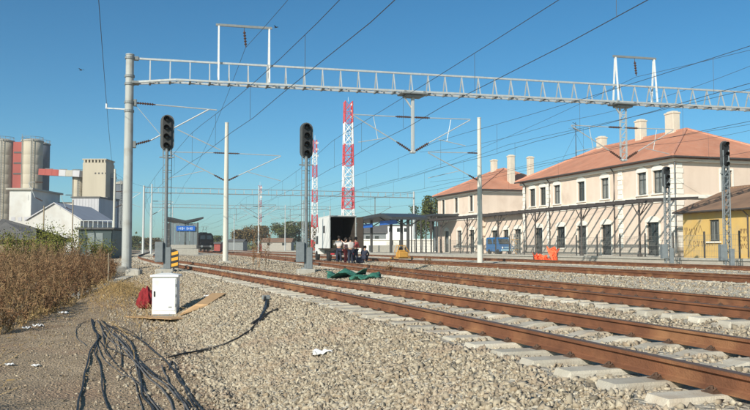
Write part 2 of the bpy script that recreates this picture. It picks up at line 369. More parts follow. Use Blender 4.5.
# ------------------------------------------------------------------ setting
def grid_mesh(name, X, Y, Z, m, smooth=True):
    ny, nx = X.shape; V = np.stack([X, Y, Z], -1).reshape(-1, 3)
    i = np.arange(ny - 1)[:, None] * nx + np.arange(nx - 1)[None, :]
    F = np.stack([i, i + 1, i + nx + 1, i + nx], -1).reshape(-1, 4)
    me = np_mesh(name, V, F, m); me.polygons.foreach_set('use_smooth', [smooth] * len(F)); return me
xs = np.unique(np.concatenate([np.linspace(-2200, -60, 14), np.linspace(-60, -9, 18), np.linspace(-9, 6, 61), np.linspace(6, 60, 30), np.linspace(60, 2400, 14)]))
ys = np.unique(np.concatenate([np.linspace(-300, -5, 8), np.linspace(-5, 50, 150), np.linspace(50, 130, 40), np.linspace(130, 3500, 20)]))
GX, GY = np.meshgrid(xs, ys)
tag(obj('ground', grid_mesh('ground', GX, GY, ground_z(GX, GY), M['dirt'])), 'bare grey brown dirt ground beside the railway', kind='structure')
ys = np.concatenate([np.linspace(-12, 60, 190), np.linspace(60.6, 150, 80), np.linspace(152, 420, 40)])
us = np.concatenate([np.linspace(-4.1, -1.2, 22), np.linspace(-1.0, 30, 90)])
UX, UY = np.meshgrid(us, ys); BX = UX + T1(UY); BX[:, -1] = 32.9
# the bed keeps a straight right edge
f = (us - us[22]) / (us[-1] - us[22]); k = f >= 0
BX[:, k] = BX[:, [22]] + (32.9 - BX[:, [22]]) * f[k][None, :]
BZ = bed_z(BX, UY)
tag(obj('ballast_bed', grid_mesh('ballast_bed', BX, UY, BZ, M['bed'])), 'pale grey crushed stone railway ballast bed', kind='structure')

# ---- stones
def ico():
    t = (1 + 5 ** .5) / 2
    v = np.array([(-1, t, 0), (1, t, 0), (-1, -t, 0), (1, -t, 0), (0, -1, t), (0, 1, t), (0, -1, -t), (0, 1, -t), (t, 0, -1), (t, 0, 1), (-t, 0, -1), (-t, 0, 1)], float)
    f = np.array([(0, 11, 5), (0, 5, 1), (0, 1, 7), (0, 7, 10), (0, 10, 11), (1, 5, 9), (5, 11, 4), (11, 10, 2), (10, 7, 6), (7, 1, 8), (3, 9, 4), (3, 4, 2), (3, 2, 6), (3, 6, 8), (3, 8, 9), (4, 9, 5), (2, 4, 11), (6, 2, 10), (8, 6, 7), (9, 8, 1)])
    return v / np.linalg.norm(v[0]), f
IV, IF = ico()
def rand_rot(n):
    q = RNG.normal(size=(n, 4)); q /= np.linalg.norm(q, axis=1)[:, None]; w, x, y, z = q.T
    return np.stack([1-2*(y*y+z*z), 2*(x*y-z*w), 2*(x*z+y*w), 2*(x*y+z*w), 1-2*(x*x+z*z), 2*(y*z-x*w), 2*(x*z-y*w), 2*(y*z+x*w), 1-2*(x*x+y*y)], -1).reshape(n, 3, 3)
def hull_variants(k, seed=3):
    r = random.Random(seed); out = []
    for i in range(k):
        bm = bmesh.new()
        for j in range(8):
            while True:
                p = Vector((r.uniform(-1, 1), r.uniform(-1, 1), r.uniform(-1, 1)))
                if .75 < p.length < 1.25 and max(abs(c) for c in p) > .6: break
            bm.verts.new(p)
        h = bmesh.ops.convex_hull(bm, input=list(bm.verts))
        for v in [v for v in bm.verts if not v.link_faces]: bm.verts.remove(v)
        bmesh.ops.triangulate(bm, faces=list(bm.faces)); bm.verts.index_update()
        V = np.array([v.co[:] for v in bm.verts]); F = np.array([[v.index for v in f.verts] for f in bm.faces]); out.append((V - V.mean(0), F)); bm.free()
    return out
HULLS = hull_variants(24)
def stones(name, P, R, m, flat=.75):
    n = len(P); idx = RNG.integers(0, len(HULLS), n); VV = []; FF = []; off = 0
    for k, (hv, hf) in enumerate(HULLS):
        q = np.nonzero(idx == k)[0]; c = len(q)
        if not c: continue
        sc = np.stack([RNG.uniform(.85, 1.5, c), RNG.uniform(.7, 1.1, c), RNG.uniform(.5, .9, c)], -1) * R[q][:, None]
        v = np.einsum('nij,nkj->nki', rand_rot(c), hv[None] * sc[:, None, :]) + P[q][:, None, :]
        VV.append(v.reshape(-1, 3)); FF.append((hf[None] + (np.arange(c) * len(hv))[:, None, None]).reshape(-1, 3) + off); off += c * len(hv)
    return np_mesh(name, np.concatenate(VV), np.concatenate(FF), m)
def scatter(y0, y1, f0, f1, dens, r0, r1, sink=.35):
    "x runs between two functions of y"
    area = (y1 - y0) * float(np.mean([f1(y) - f0(y) for y in np.linspace(y0, y1, 9)]))
    n = int(area * dens); y = RNG.uniform(y0, y1, n); a = np.array(f0(y)); b = np.array(f1(y)); x = a + (b - a) * RNG.uniform(0, 1, n)
    R = RNG.uniform(r0, r1, n) * RNG.choice([.55, .8, 1, 1.15, 1.5], n)
    ok = x < y * .98 + 1.5            # nothing far outside the view on the right
    x, y, R = x[ok], y[ok], R[ok]
    z = np.maximum(bed_z(x, y), ground_z(x, y)) + R * RNG.uniform(-.1, 1 - sink * 2, len(x))
    return np.stack([x, y, z], -1), R
parts = [
    scatter(3, 12, lambda y: T1(y) - 3.7, lambda y: T1(y) - 1.4, 1250, .014, .030),
    scatter(12, 22, lambda y: T1(y) - 3.7, lambda y: T1(y) - 1.4, 800, .016, .033),
    scatter(22, 48, lambda y: T1(y) - 3.6, lambda y: T1(y) - 1.4, 300, .026, .042),
    scatter(4, 30, lambda y: T1(y) - 4.0, lambda y: T1(y) - 3.3, 260, .014, .032),
    scatter(4, 30, lambda y: T1(y) - 4.7, lambda y: T1(y) - 3.9, 110, .012, .028),
    scatter(5, 22, lambda y: T1(y) - 6.0, lambda y: T1(y) - 4.2, 32, .008, .022),
    scatter(3, 12, lambda y: T1(y) - 1.4, lambda y: T1(y) + 1.5, 420, .017, .032),
    scatter(12, 40, lambda y: T1(y) - 1.4, lambda y: T1(y) + 1.5, 200, .02, .034),
    scatter(4, 14, lambda y: T1(y) + 1.4, lambda y: T2(y) - 1.3, 420, .022, .038),
    scatter(14, 50, lambda y: T1(y) + 1.4, lambda y: T2(y) - 1.3, 130, .028, .046),
    scatter(7, 40, lambda y: T2(y) - 1.3, lambda y: T2(y) + 1.4, 130, .026, .042),
    scatter(8, 40, lambda y: T2(y) + 1.4, lambda y: T3(y) - 1.2, 70, .03, .05),
    scatter(46, 100, lambda y: T1(y) - 3.4, lambda y: T3(y) - 1.2, 12, .04, .075),
    scatter(38, 50, lambda y: T2(y) - 1.2, lambda y: T3(y) - 1.2, 36, .03, .055),
    scatter(14, 34, lambda y: T3(y) - 1.2, lambda y: T4(y) - 1, 26, .03, .055)]
def keep(P, R):
    # stones lie between the sleepers, not on them
    for T in (T1, T2):
        on = (np.abs(P[:, 0] - T(P[:, 1])) < 1.36) & (np.abs(((P[:, 1] - 2.0 + .3) % .6) - .3) < .155)
        hide = on & (RNG.uniform(0, 1, len(P)) > .09)
        P, R = P[~hide], R[~hide]
        nearrail = np.abs(np.abs(P[:, 0] - T(P[:, 1])) - .752) < .11
        P, R = P[~nearrail], R[~nearrail]
    return P, R
P = np.concatenate([p[0] for p in parts]); Rr = np.concatenate([p[1] for p in parts]); P, Rr = keep(P, Rr)
tag(obj('ballast_stones', stones('ballast_stones', P, Rr, M['stone'])), 'loose pale angular ballast stones along the tracks', 'stones', kind='stuff')
n = 15000; py_ = 5.5 + 17 * RNG.uniform(0, 1, n) ** 1.3; px_ = RNG.uniform(-3.4, 1.6, n); rr_ = RNG.uniform(.005, .014, n) * RNG.choice([.8, 1, 1, 1.6, 2.3], n, p=[.3, .3, .25, .12, .03])
tag(obj('ground_pebbles', stones('ground_pebbles', np.stack([px_, py_, ground_z(px_, py_) + rr_ * .3], -1), rr_, M['pebble'])), 'small pebbles and grit strewn over the dirt ground', 'pebbles', kind='stuff')

# ------------------------------------------------------------------ tracks
RPROF = [(-.0625, 0), (.0625, 0), (.0625, .011), (.018, .026), (.0085, .034), (.0085, .104), (.018, .112), (.0345, .118), (.0355, .143), (.029, .149), (-.029, .149), (-.0355, .143), (-.0345, .118), (-.018, .112), (-.0085, .104), (-.0085, .034), (-.018, .026), (-.0625, .011)]
def rail_mesh(T, off, y0, y1):
    ys = np.concatenate([np.arange(y0, min(60, y1), .6), np.arange(max(60, y0), y1, 2.5), [y1]]); ys = np.unique(ys)
    b = MB(); k = len(RPROF); vs = []; fs = []; ms = []
    for y in ys:
        dx = float(T(y + .1) - T(y - .1)) / .2; l = math.hypot(dx, 1); nx, ny = 1 / l, -dx / l; cx = float(T(y))
        for u, w in RPROF: vs.append((cx + nx * (off + u), y + ny * (off + u), RAILTOP - .149 + w))
    for i in range(len(ys) - 1):
        for j in range(k):
            j2 = (j + 1) % k; fs.append((i * k + j, i * k + j2, i * k + k + j2, i * k + k + j)); ms.append(1 if j in (8, 9, 10) else 0)
    fs.append(tuple(range(k - 1, -1, -1))); fs.append(tuple(range((len(ys) - 1) * k, len(ys) * k))); ms += [0, 0]
    b.v = vs; b.f = fs; b.m = ms
    return b.mesh('rail', [M['rail'], M['railhead']])
def sleeper_mesh(seed):
    r = random.Random(seed); b = MB(); prof = []
    xs = [-1.3, -1.27, -.45, -.3, .3, .45, 1.27, 1.3]; zt = [-.05, -.002, 0, -.035, -.035, 0, -.002, -.05]
    vs = []
    for x, z in zip(xs, zt):
        w = .11 if abs(x) < 1.28 else .10
        vs += [(x, -.145, -.22), (x, -w - .012, z - .022), (x, -w, z), (x, w, z), (x, w + .012, z - .022), (x, .145, -.22)]
    fs = []
    for i in range(len(xs) - 1):
        for j in range(6): fs.append((i * 6 + j, i * 6 + (j + 1) % 6, i * 6 + 6 + (j + 1) % 6, i * 6 + 6 + j))
    fs += [tuple(range(5, -1, -1)), tuple(range((len(xs) - 1) * 6, len(xs) * 6))]
    b.add(vs, fs); return b.mesh('sleeper', M['sleeper'])
def clip_mesh():
    b = MB()
    b.box((0, 0, .006), (.30, .15, .012))
    for s in (-1, 1):
        b.box((s * .105, 0, .018), (.05, .09, .024)); b.tube([(s * .13, -.045, .022), (s * .095, -.04, .045), (s * .072, 0, .036), (s * .095, .04, .045), (s * .13, .045, .022)], .008, 5)
        b.cyl((s * .105, 0, .03), (s * .105, 0, .062), .014, None, 6)
    return b.mesh('rail_fastening', M['clip'])
SLM = sleeper_mesh(1); CLM = clip_mesh()
def track(T, label, y0, y1, ysl, yclip):
    t = thing('railway_track', label, 'railway track', (0, 0, 0), 0)
    for o in (-.752, .752): obj('rail', rail_mesh(T, o, y0, y1), t)
    far = []; k = 0; y = 2.0
    while y < 150:
        x = float(T(y)); dx = float(T(y + .1) - T(y - .1)) / .2; a = -math.atan(dx)
        if y < ysl:
            s = obj('sleeper', SLM, t, (x, y + random.uniform(-.012, .012), SLTOP + random.uniform(-.004, .003)), a + random.uniform(-.006, .006))
            if y < yclip:
                for o in (-.752, .752): q_ = obj('rail_fastening', CLM, s, (o, 0, -.004)); q_.scale = (.88, .8, .8)
        else: far.append((x, y, a))
        y += .6
    b = MB()
    for x, y, a in far:
        b.box((x, y, SLTOP - .08), (2.6, .24, .15), Matrix.Rotation(a, 3, 'Z'))
    tag(b.build('far_sleepers', M['sleeper'], t), kind='stuff')
    return t
track(T1, 'nearest rusty railway track with pale concrete sleepers, curving left towards the distance', -8, 410, 66, 45)
track(T2, 'second rusty railway track from the camera, leading towards the dark locomotive', -8, 410, 76, 34)
track(T3, 'third rusty railway track, straight, beyond the wide strip of gravel', -4, 410, 100, 0)
track(T4, 'farthest rusty railway track, in front of the station platform', -4, 410, 100, 0)

# ------------------------------------------------------------------ platforms
def slab(name, x0, x1, y0, y1, z0, z1, m, label):
    b = MB(); b.bev(((x0 + x1) / 2, (y0 + y1) / 2, (z0 + z1) / 2), (x1 - x0, y1 - y0, z1 - z0), .03)
    return tag(b.build(name, m), label, kind='structure')
slab('station_platform', 33, 60, 10, 150, -.3, .93, M['paving'], 'paved platform in front of the station building')
ip = slab('island_platform', 5.2, 8.4, 118, 190, -.4, 1.45, M['concrete'], 'pale concrete island platform under the shelter with blue sign')
slab('middle_platform', 27.8, 32.2, 70, 170, -.4, 1.0, M['concrete'], 'low concrete platform under the dark canopy beyond the truck')
# kerb stones of the station platform
kb = MB(); kb.box((0, 0, 0), (.45, 1.96, .14)); kbm = kb.mesh('kerb_stone', M['concrete'])
plat = bpy.data.objects['station_platform']
for i in range(44): obj('kerb_stone', kbm, plat, (33.15, 22 + i * 2.0, .94))

# ------------------------------------------------------------------ gantry across the tracks
def insulator(b, a, c, r=.075, n=7):
    a = Vector(a); c = Vector(c); d = c - a; L = d.length; prof = [(.03, 0)]
    for i in range(n):
        z0 = L * (.08 + .84 * i / n); dz = L * .84 / n
        prof += [(.032, z0), (r, z0 + dz * .35), (r * .92, z0 + dz * .55), (.032, z0 + dz * .7)]
    prof.append((.03, L)); b.lathe(a, prof, 10, d)
GL = Vector((atD(130, 60, 40).x, atD(130, 60, 40).y, 0))          # foot of the left mast
GDIR = Vector((math.cos(rad(-3.0)), math.sin(rad(-3.0)), 0)); GN = Vector((-GDIR.y, GDIR.x, 0))
def gp(s, n, z): return GL + GDIR * s + GN * n + Vector((0, 0, z))
ZT, ZB, GLEN = 11.35, 10.28, 52.0
gt = thing('track_gantry', 'long pale lattice gantry beam spanning all tracks from a thick grey mast', 'gantry', GL)
def gpart(name, b, m, parent=None, smooth=False):
    o = b.build(name, m, parent or gt, smooth)
    if not parent: o.matrix_parent_inverse = Matrix.Translation(-GL)
    return o
def gsub(name, b, m, parent, smooth=False): return b.build(name, m, parent, smooth)
b = MB(); b.cyl(gp(0, 0, .2), gp(0, 0, 11.5), .25, .2, 20); b.cyl(gp(0, 0, 11.5), gp(0, 0, 11.55), .22, .22, 20); mast_o = gpart('mast', b, M['pole'])
b = MB()
for z in (8.55, 9.0, 9.95, 10.35, 11.3): b.cyl(gp(0, 0, z), gp(0, 0, z + .12), .25, .25, 18)
gsub('clamp_band', b, M['galvd'], mast_o)
b = MB(); b.bev(gp(0, 0, .25), (1.1, 1.1, .7), .04); gpart('foundation', b, M['concrete'])
b = MB(); b.bar(gp(.2, 0, ZT), gp(GLEN, 0, ZT), .095); gpart('top_chord', b, M['galv'])
for sgn in (-1, 1):
    b = MB(); b.bar(gp(.2, sgn * .22, ZB - .2), gp(2.3, sgn * .36, ZB), .10); b.bar(gp(2.3, sgn * .36, ZB), gp(GLEN, sgn * .36, ZB), .10); gpart('bottom_chord', b, M['galv'])
k = 0; s = 1.0
while s < 45:
    zb = ZB if s > 2.3 else ZB - .2 * (2.3 - s) / 2.1
    w = .36 if s > 2.3 else .22 + .14 * (s - .2) / 2.1
    b = MB(); b.bar(gp(s, 0, ZT - .05), gp(s, w, zb), .052); b.bar(gp(s, 0, ZT - .05), gp(s, -w, zb), .052); gpart('brace', b, M['galv'])
    b = MB(); b.bar(gp(s, w, zb), gp(s, -w, zb), .06); b.bar(gp(s, w, zb), gp(s + .95, -.36, ZB), .04); b.box(gp(s, 0, zb - .07), (.10, .7, .06)); gpart('rung', b, M['galvd'])
    s += 1.0
for s in (15.1, 28.2):
    b = MB(); b.bev(gp(s, 0, ZB - .1), (1.5, .95, .10), .02); b.bev(gp(s, 0, ZB - .22), (1.0, .6, .12), .02)
    for q in (-.55, .55):
        for w in (-.36, .36): b.box(gp(s + q, w, ZB - .04), (.12, .2, .14))
    gpart('hanger_plate', b, M['galvd'])
def wire_frame(s0, s1, h):
    b = MB(); b.bar(gp(s0 - .15, 0, ZB + h + .06), gp(s1 + .15, 0, ZB + h + .06), .09, .12); o = gpart('wire_frame', b, M['galvd'])
    for q in (s0, s1):
        for w in (-.3, .3): b = MB(); b.bar(gp(q, w, ZB + .1), gp(q, w * .1, ZB + h), .08); gsub('frame_leg', b, M['white_steel'], o)
    b = MB(); m_ = (s0 + s1) / 2; insulator(b, gp(m_, 0, ZB + h - .15), gp(m_ + .1, 0, ZB + h - 1.05), .08, 5); b.tube([gp(m_, 0, ZB + h), gp(m_, 0, ZB + h - .2)], .015, 5); gsub('insulator', b, M['ins'], o)
wire_frame(4.45, 7.1, 3.05); wire_frame(27.75, 30.35, 2.75)
for s, zl in ((15.1, 6.95), (28.2, 6.85)):
    b = MB(); w = .11
    if s < 20: b.bev(gp(s, 0, (ZB - .25 + zl) / 2), (.17, .17, ZB - .25 - zl), .02)
    else:
        for q in (-.2, .2): b.bar(gp(s + q, 0, ZB - .25), gp(s + q, 0, zl), .08)
        z = zl
        while z < ZB - .6: b.bar(gp(s - .2, 0, z), gp(s + .2, 0, z + .45), .045); b.bar(gp(s + .2, 0, z + .02), gp(s - .2, 0, z + .02), .045); z += .45
    b.bar(gp(s - .5, 0, ZB - .25), gp(s - .08, 0, ZB - .85), .07)
    b.bev(gp(s, 0, zl), (.3, .25, .14), .03)
    dp = gpart('drop_post', b, M['galv'])
    for sg in (-1, 1):
        ztop = zl + 1.95; e = 3.4 * sg
        b = MB(); insulator(b, gp(s + .1 * sg, 0, ztop), gp(s + 1.0 * sg, 0, ztop), .07); gsub('insulator', b, M['ins'], dp); b = MB(); insulator(b, gp(s + .12 * sg, 0, zl + .05), gp(s + .95 * sg, 0, zl + .55), .085); gsub('insulator', b, M['ins'], dp)
        b = MB(); b.tube([gp(s + 1.0 * sg, 0, ztop), gp(s + e, 0, ztop + .02)], .028, 6); b.tube([gp(s + .95 * sg, 0, zl + .55), gp(s + e, 0, ztop - .02)], .03, 6)
        b.tube([gp(s + 1.5 * sg, 0, zl + .75), gp(s + 3.1 * sg, 0, zl + .45)], .022, 6); b.tube([gp(s + 2.0 * sg, 0, zl + .66), gp(s + 2.25 * sg, 0, zl + 1.9)], .018, 6); gsub('cantilever', b, M['galv'], dp)
# bracket of the left mast over the nearest track
b = MB(); insulator(b, gp(.3, 0, 9.05), gp(1.3, 0, 9.0), .07); gpart('insulator', b, M['ins']); b = MB(); insulator(b, gp(.28, 0, 6.9), gp(1.1, 0, 7.15), .08)
br = gpart('insulator', b, M['ins'])
b = MB(); b.tube([gp(1.3, 0, 9.0), gp(4.4, 0, 8.85)], .03, 6); b.tube([gp(1.1, 0, 7.15), gp(4.0, 0, 8.87)], .035, 6); b.tube([gp(2.4, 0, 7.75), gp(4.6, 0, 6.75)], .025, 6); b.tube([gp(.3, 0, 8.95), gp(1.6, 0, 7.4)], .016, 5); gpart('cantilever', b, M['galv'])
b = MB(); b.bar(gp(-.2, 0, 8.7), gp(-1.15, 0, 8.72), .06); b.cyl(gp(-1.1, 0, 8.72), gp(-1.1, 0, 8.95), .05, .05, 8); gpart('side_bracket', b, M['white_steel'])
for z_, d_ in ((9.05, (.16, .2, .35)), (6.9, (.16, .2, .35)), (ZT, (.3, .2, .2)), (ZB - .2, (.35, .6, .14))): b = MB(); b.bev(gp(.29, 0, z_), d_, .02); gpart('bracket_plate', b, M['galvd'])

# ------------------------------------------------------------------ colour light signals
def stadium(w, h, n=8):
    r = w / 2; pts = []
    for i in range(n + 1): a = math.pi * i / n; pts.append((r * math.cos(a), h / 2 - r + r * math.sin(a)))
    for i in range(n + 1): a = math.pi + math.pi * i / n; pts.append((r * math.cos(a), -h / 2 + r + r * math.sin(a)))
    return pts
def signal(label, loc, rz, H, lattice=False, hw=.56, hh=1.55, lamps=4, mirror=1):
    t = thing('railway_signal', label, 'signal', loc, rz, 'tall colour light railway signals')
    zc = H - hh / 2
    b = MB(); b.bev((0, 0, 0.05), (.75, .75, .4), .04); b.build('foundation', M['concrete'], t)
    b = MB()
    if lattice:
        for x in (-.16, .16):
            for y in (-.1, .1): b.bar((x, y, .2), (x * .9, y * .9, H - .5), .05)
        z = .4
        while z < H - 1: b.bar((-.15, -.1, z), (.15, -.1, z + .4), .03); b.bar((.15, .1, z), (-.15, .1, z + .4), .03); b.bar((-.15, -.1, z), (.15, -.1, z), .03); b.bar((-.15, .1, z), (.15, .1, z), .03); z += .5
    else: b.cyl((0, 0, .2), (0, 0, H - hh + .3), .075, .065, 12); b.cyl((0, 0, .25), (0, 0, .3), .2, .2, 12); b.bar((0, 0, .2), (0, 0, 1.1), .14)
    b.build('mast', M['siggrey'], t)
    if not lattice:
        b = MB()
        for x in (-.17, .17): b.bar((x, .28, .9), (x, .28, H - .9), .022)
        z = 1.0
        while z < H - .9: b.bar((-.17, .28, z), (.17, .28, z), .016); z += .3
        for z in (1.5, 3, 4.4, H - 1.7): b.bar((0, .05, z), (0, .28, z), .03); b.bar((-.17, .27, z), (.17, .27, z), .03)
        b.build('ladder', M['siggrey'], t)
    b = MB(); b.prism([(x, .03, zc + y) for x, y in stadium(hw, hh)], (0, .035, 0)); hd = b.build('head_plate', M['sigplate'], t)
    b = MB(); b.prism([(x, -.05, zc + y) for x, y in stadium(hw * .62, hh * .93)], (0, .075, 0)); b.build('lamp_housing', M['black'], hd)
    b = MB(); b.box((0, .17, zc), (.26, .2, hh * .8)); b.bar((0, .12, zc - hh * .5 - .3), (0, .12, zc), .07); b.build('head_box', M['siggrey'], hd)
    b = MB(); b.bar((-.16, .0, zc - hh / 2 - .25), (-.16, .0, zc - hh / 2 + .1), .03); b.bar((.16, 0, zc - hh / 2 - .25), (.16, 0, zc - hh / 2 + .1), .03); b.bar((-.3, .0, zc - hh / 2 - .26), (.3, 0, zc - hh / 2 - .26), .05); b.build('head_bracket', M['siggrey'], t)
    for i in range(lamps):
        z = zc + hh * .36 - i * hh * .72 / (lamps - 1)
        b = MB(); n = 12; r = .115; vs = []; fs = []
        for yy, k in ((-.05, 1), (-.34, 1.0)):
            for j in range(n + 1):
                a = rad(-25) + rad(230) * j / n; vs.append((r * math.cos(a), yy + (.14 * (1 - math.sin(a)) * .5 if yy < -.1 else 0), z + r * math.sin(a)))
        for j in range(n): fs.append((j, j + 1, n + 2 + j, n + 1 + j))
        b.add(vs, fs); b.add([(v[0] * .93, v[1], z + (v[2] - z) * .93) for v in vs], [f[::-1] for f in fs]); hood = b.build('hood', M['black'], hd)
        b = MB(); b.lathe((0, -.055, z), [(.09, 0), (.085, .02), (.05, .035), (.0, .04)], 14, (0, -1, 0)); b.build('lens', M['lens'], hood)
    b = MB(); b.bev((-.24 * mirror, .0, .95), (.34, .36, .85), .02); b.box((-.24 * mirror, -.185, .95), (.28, .01, .75)); b.build('control_box', M['siggrey'], t)
    b = MB(); b.bev((.14 * mirror, -.16, .7), (.22, .22, .9), .02); b.build('junction_box', M['siggrey'], t)
    return t
def ground_at(px, X=None, d=None):
    p = atD(px, 250, d); return (p.x, p.y, surf(p.x, p.y))
p = ground_at(165.5, d=32.5); signal('tall signal standing behind the white cabinet near the gantry mast', (p[0], p[1], p[2] - .05), rad(-8), atD(165.5, 112, 32.5).z - p[2], mirror=1)
p = ground_at(306, d=32.7); signal('tall signal standing alone between the two nearest tracks', (p[0], p[1], p[2] - .05), rad(-6), atD(306, 120, 32.7).z - p[2])
p = ground_at(668, d=47); signal('smaller lattice mast signal in front of the station corner', (p[0], p[1], p[2] - .1), rad(-14), atD(668, 164, 47).z - p[2], True, .5, 1.35, 3)
p = ground_at(727.5, d=40.5); signal('lattice mast signal in front of the yellow house', (p[0], p[1], p[2] - .1), rad(-14), atD(727, 138, 40.5).z - p[2], True, .5, 1.45, 3)
g = signal  # noqa

# ------------------------------------------------------------------ catenary masts
def cat_mast(label, loc, H, side=1, reach=3.0, m='galv', both=False, r=.17):
    t = thing('overhead_line_mast', label, 'mast', loc, 0, 'single masts carrying the overhead line')
    b = MB(); b.cyl((0, 0, -.1), (0, 0, H), r, r * .62, 12); b.cyl((0, 0, H), (0, 0, H + .04), r * .7, r * .7, 12); b.build('pole', M[m], t)
    b = MB(); b.bev((0, 0, -.05), (.8, .8, .4), .04); b.build('foundation', M['concrete'], t)
    zc = 6.1 - loc[2]
    for sg in ((side, -side) if both else (side,)):
        b = MB(); insulator(b, (.12 * sg, 0, zc + 1.75), (.85 * sg, 0, zc + 1.75), .06, 5); b.build('insulator', M['ins'], t); b = MB(); insulator(b, (.12 * sg, 0, zc - .05), (.8 * sg, 0, zc + .3), .07, 5); b.build('insulator', M['ins'], t)
        b = MB(); b.tube([(.85 * sg, 0, zc + 1.75), (reach * sg, 0, zc + 1.7)], .028, 6); b.tube([(.8 * sg, 0, zc + .3), (reach * sg, 0, zc + 1.66)], .032, 6); b.tube([(1.4 * sg, 0, zc + .55), (reach * sg, 0, zc + .02)], .022, 6); b.build('cantilever', M['galv'], t)
    return t
def put(px, d, top, label, **kw):
    p = ground_at(px, d=d); return cat_mast(label, (p[0], p[1], p[2]), atD(px, top, d).z - p[2], **kw)
put(225.5, 51, 122, 'tall pale round mast between the two nearest tracks', side=1, reach=3.6, m='concrete_pole', r=.19, both=True)
put(480, 51, 117, 'tall pale concrete mast in front of the station wing', side=-1, reach=3.6, m='concrete_pole', r=.19)
put(113.5, 86, 169, 'pale mast behind the dry weeds, left of the gantry mast', side=1, reach=2.8, m='concrete_pole')
put(151, 104, 184, 'distant mast just left of the signal by the cabinet', side=1, reach=2.8, r=.14)
put(172, 185, 206, 'distant mast seen above the roof of the blue signed shelter', side=1, r=.15)
put(258.5, 118, 186, 'distant thin mast right of the locomotive among tall weeds', side=-1, both=True, r=.13)
put(285, 165, 205, 'distant mast in front of the olive trees', side=1, both=True, r=.13)
put(303, 150, 200, 'distant mast just left of the lone signal', side=-1, r=.13)
put(234, 215, 214, 'far mast beside the brown bare tree', side=1, r=.15)
put(324, 205, 212, 'far mast behind the white truck', side=1, r=.14)
put(43, 74, 206, 'slender pole standing in the weeds before the white gabled shed', side=-1, reach=1.4, m='wood', r=.09)
put(72, 92, 200, 'slender pole left of the teal booth', side=-1, reach=1.4, m='wood', r=.09)

# second gantry far behind
def far_gantry(label, px0, px1, d, ytop, hang):
    a = atD(px0, 250, d); c = atX(px1, 250, 0.001 + a.x + 0) if False else None
    zt = atD(px0, ytop, d).z
    r = ray(px1, 250); tt = a.y / r.y; e = CO + r * tt
    t = thing('track_gantry', label, 'gantry', (a.x, a.y, 0))
    L = e.x - a.x
    for s in (0, L): b = MB(); b.cyl((s, 0, .2), (s, 0, zt + .25), .2, .15, 10); b.build('mast', M['galv'], t)
    for n_, z in ((0, zt), (-.3, zt - .8), (.3, zt - .8)): b = MB(); b.bar((0, n_, z), (L, n_, z), .09); b.build('chord', M['galvd'], t)
    b = MB(); s = .8
    while s < L: b.bar((s, 0, zt), (s, .3, zt - .8), .05); b.bar((s, 0, zt), (s, -.3, zt - .8), .05); s += 1.3
    tag(b.build('bracing', M['galv'], t), kind='stuff')
    for h in hang:
        rr = ray(h, 250); s = (rr.x * (a.y / rr.y)) - a.x
        b = MB(); b.bar((s, 0, zt - .8), (s, 0, zt - 4.0), .12); dp = b.build('drop_post', M['galvd'], t)
        b = MB()
        for sg in (-1, 1): b.tube([(s, 0, zt - 2.4), (s + 2.8 * sg, 0, zt - 2.35)], .03, 5); b.tube([(s, 0, zt - 4.0), (s + 2.8 * sg, 0, zt - 2.4)], .035, 5)
        b.build('cantilever', M['galvd'], dp)
far_gantry('distant grey gantry spanning the tracks behind the signals', 143, 414, 118, 187, (258, 375))
far_gantry('farther thin gantry low above the locomotive', 150, 330, 200, 204, (236, 290))

# ------------------------------------------------------------------ overhead lines
def overhead(T, label, ys, dx=0, zc=6.1, y_start=-14):
    t = thing('overhead_line', label, 'overhead wire', (0, 0, 0), 0)
    def mz(y):
        i = max(0, min(len(ys) - 2, int(np.searchsorted(ys, y)) - 1)); u = (y - ys[i]) / (ys[i+1] - ys[i]); return zc + 1.6 - 1.1 * 4 * u * (1 - u) * .5
    def cx(y):
        i = max(0, min(len(ys) - 2, int(np.searchsorted(ys, y)) - 1)); u = (y - ys[i]) / (ys[i+1] - ys[i]); s0 = .2 if i % 2 else -.2
        return float(T(y)) + dx + s0 + (-2 * s0) * u
    yy = list(np.arange(ys[0], ys[-1], 4.0)) + [ys[-1]]
    b = MB(); b.tube([(cx(y), y, zc - .04 * math.sin(y)) for y in yy], .009, 5); b.build('contact_wire', M['wire'], t)
    b = MB(); b.tube([(cx(y), y, mz(y)) for y in yy], .009, 5); b.build('messenger_wire', M['wire'], t)
    y = ys[0] + 4
    while y < min(ys[-1], 120):
        b = MB(); b.tube([(cx(y), y, zc), (cx(y), y, mz(y))], .006, 4); b.build('dropper', M['wire'], t); y += 7.3
yg = GL.y
sup = np.array([yg - 55.0, yg, yg + 52, yg + 104, yg + 160, yg + 220])
overhead(T1, 'overhead wires above the nearest track', sup)
overhead(T2, 'overhead wires above the second track', sup + .5)
overhead(T3, 'overhead wires above the third track', sup - 1, -.9)
overhead(T3, 'overhead wires above the strip between the third and the farthest track', sup - 1.2, 3.6)
overhead(T4, 'overhead wires above the farthest track', sup - 2, 1.8)
def wire(label, pts, sag=.5, r=.011):
    P = [Vector(p) for p in pts]; b = MB(); out = []
    for i in range(len(P) - 1):
        for k in range(12):
            u = k / 12; q = P[i].lerp(P[i+1], u); q.z -= sag * 4 * u * (1 - u); out.append(q)
    out.append(P[-1]); b.tube(out, r, 5); o = b.build('feeder_wire', M['wire']); return tag(o, label, 'wire', 'feeder wires strung high')
f0 = gp(-1.1, 0, 8.95)
wire('feeder wire rising over the thick gantry mast and leaving the top of the picture', [Vector((-.4, -12, 10.6)), f0, atD(113.5, 172, 86), atD(151, 187, 104)], .4)
fm = gp(5.85, 0, 12.25); fm2 = gp(29.1, 0, 11.9)
wire('feeder wire hung from the left white frame on the gantry', [Vector((7.6, -14, 12.6)), fm, Vector((5.6, 105, 10)), Vector((6, 200, 10))], .9)
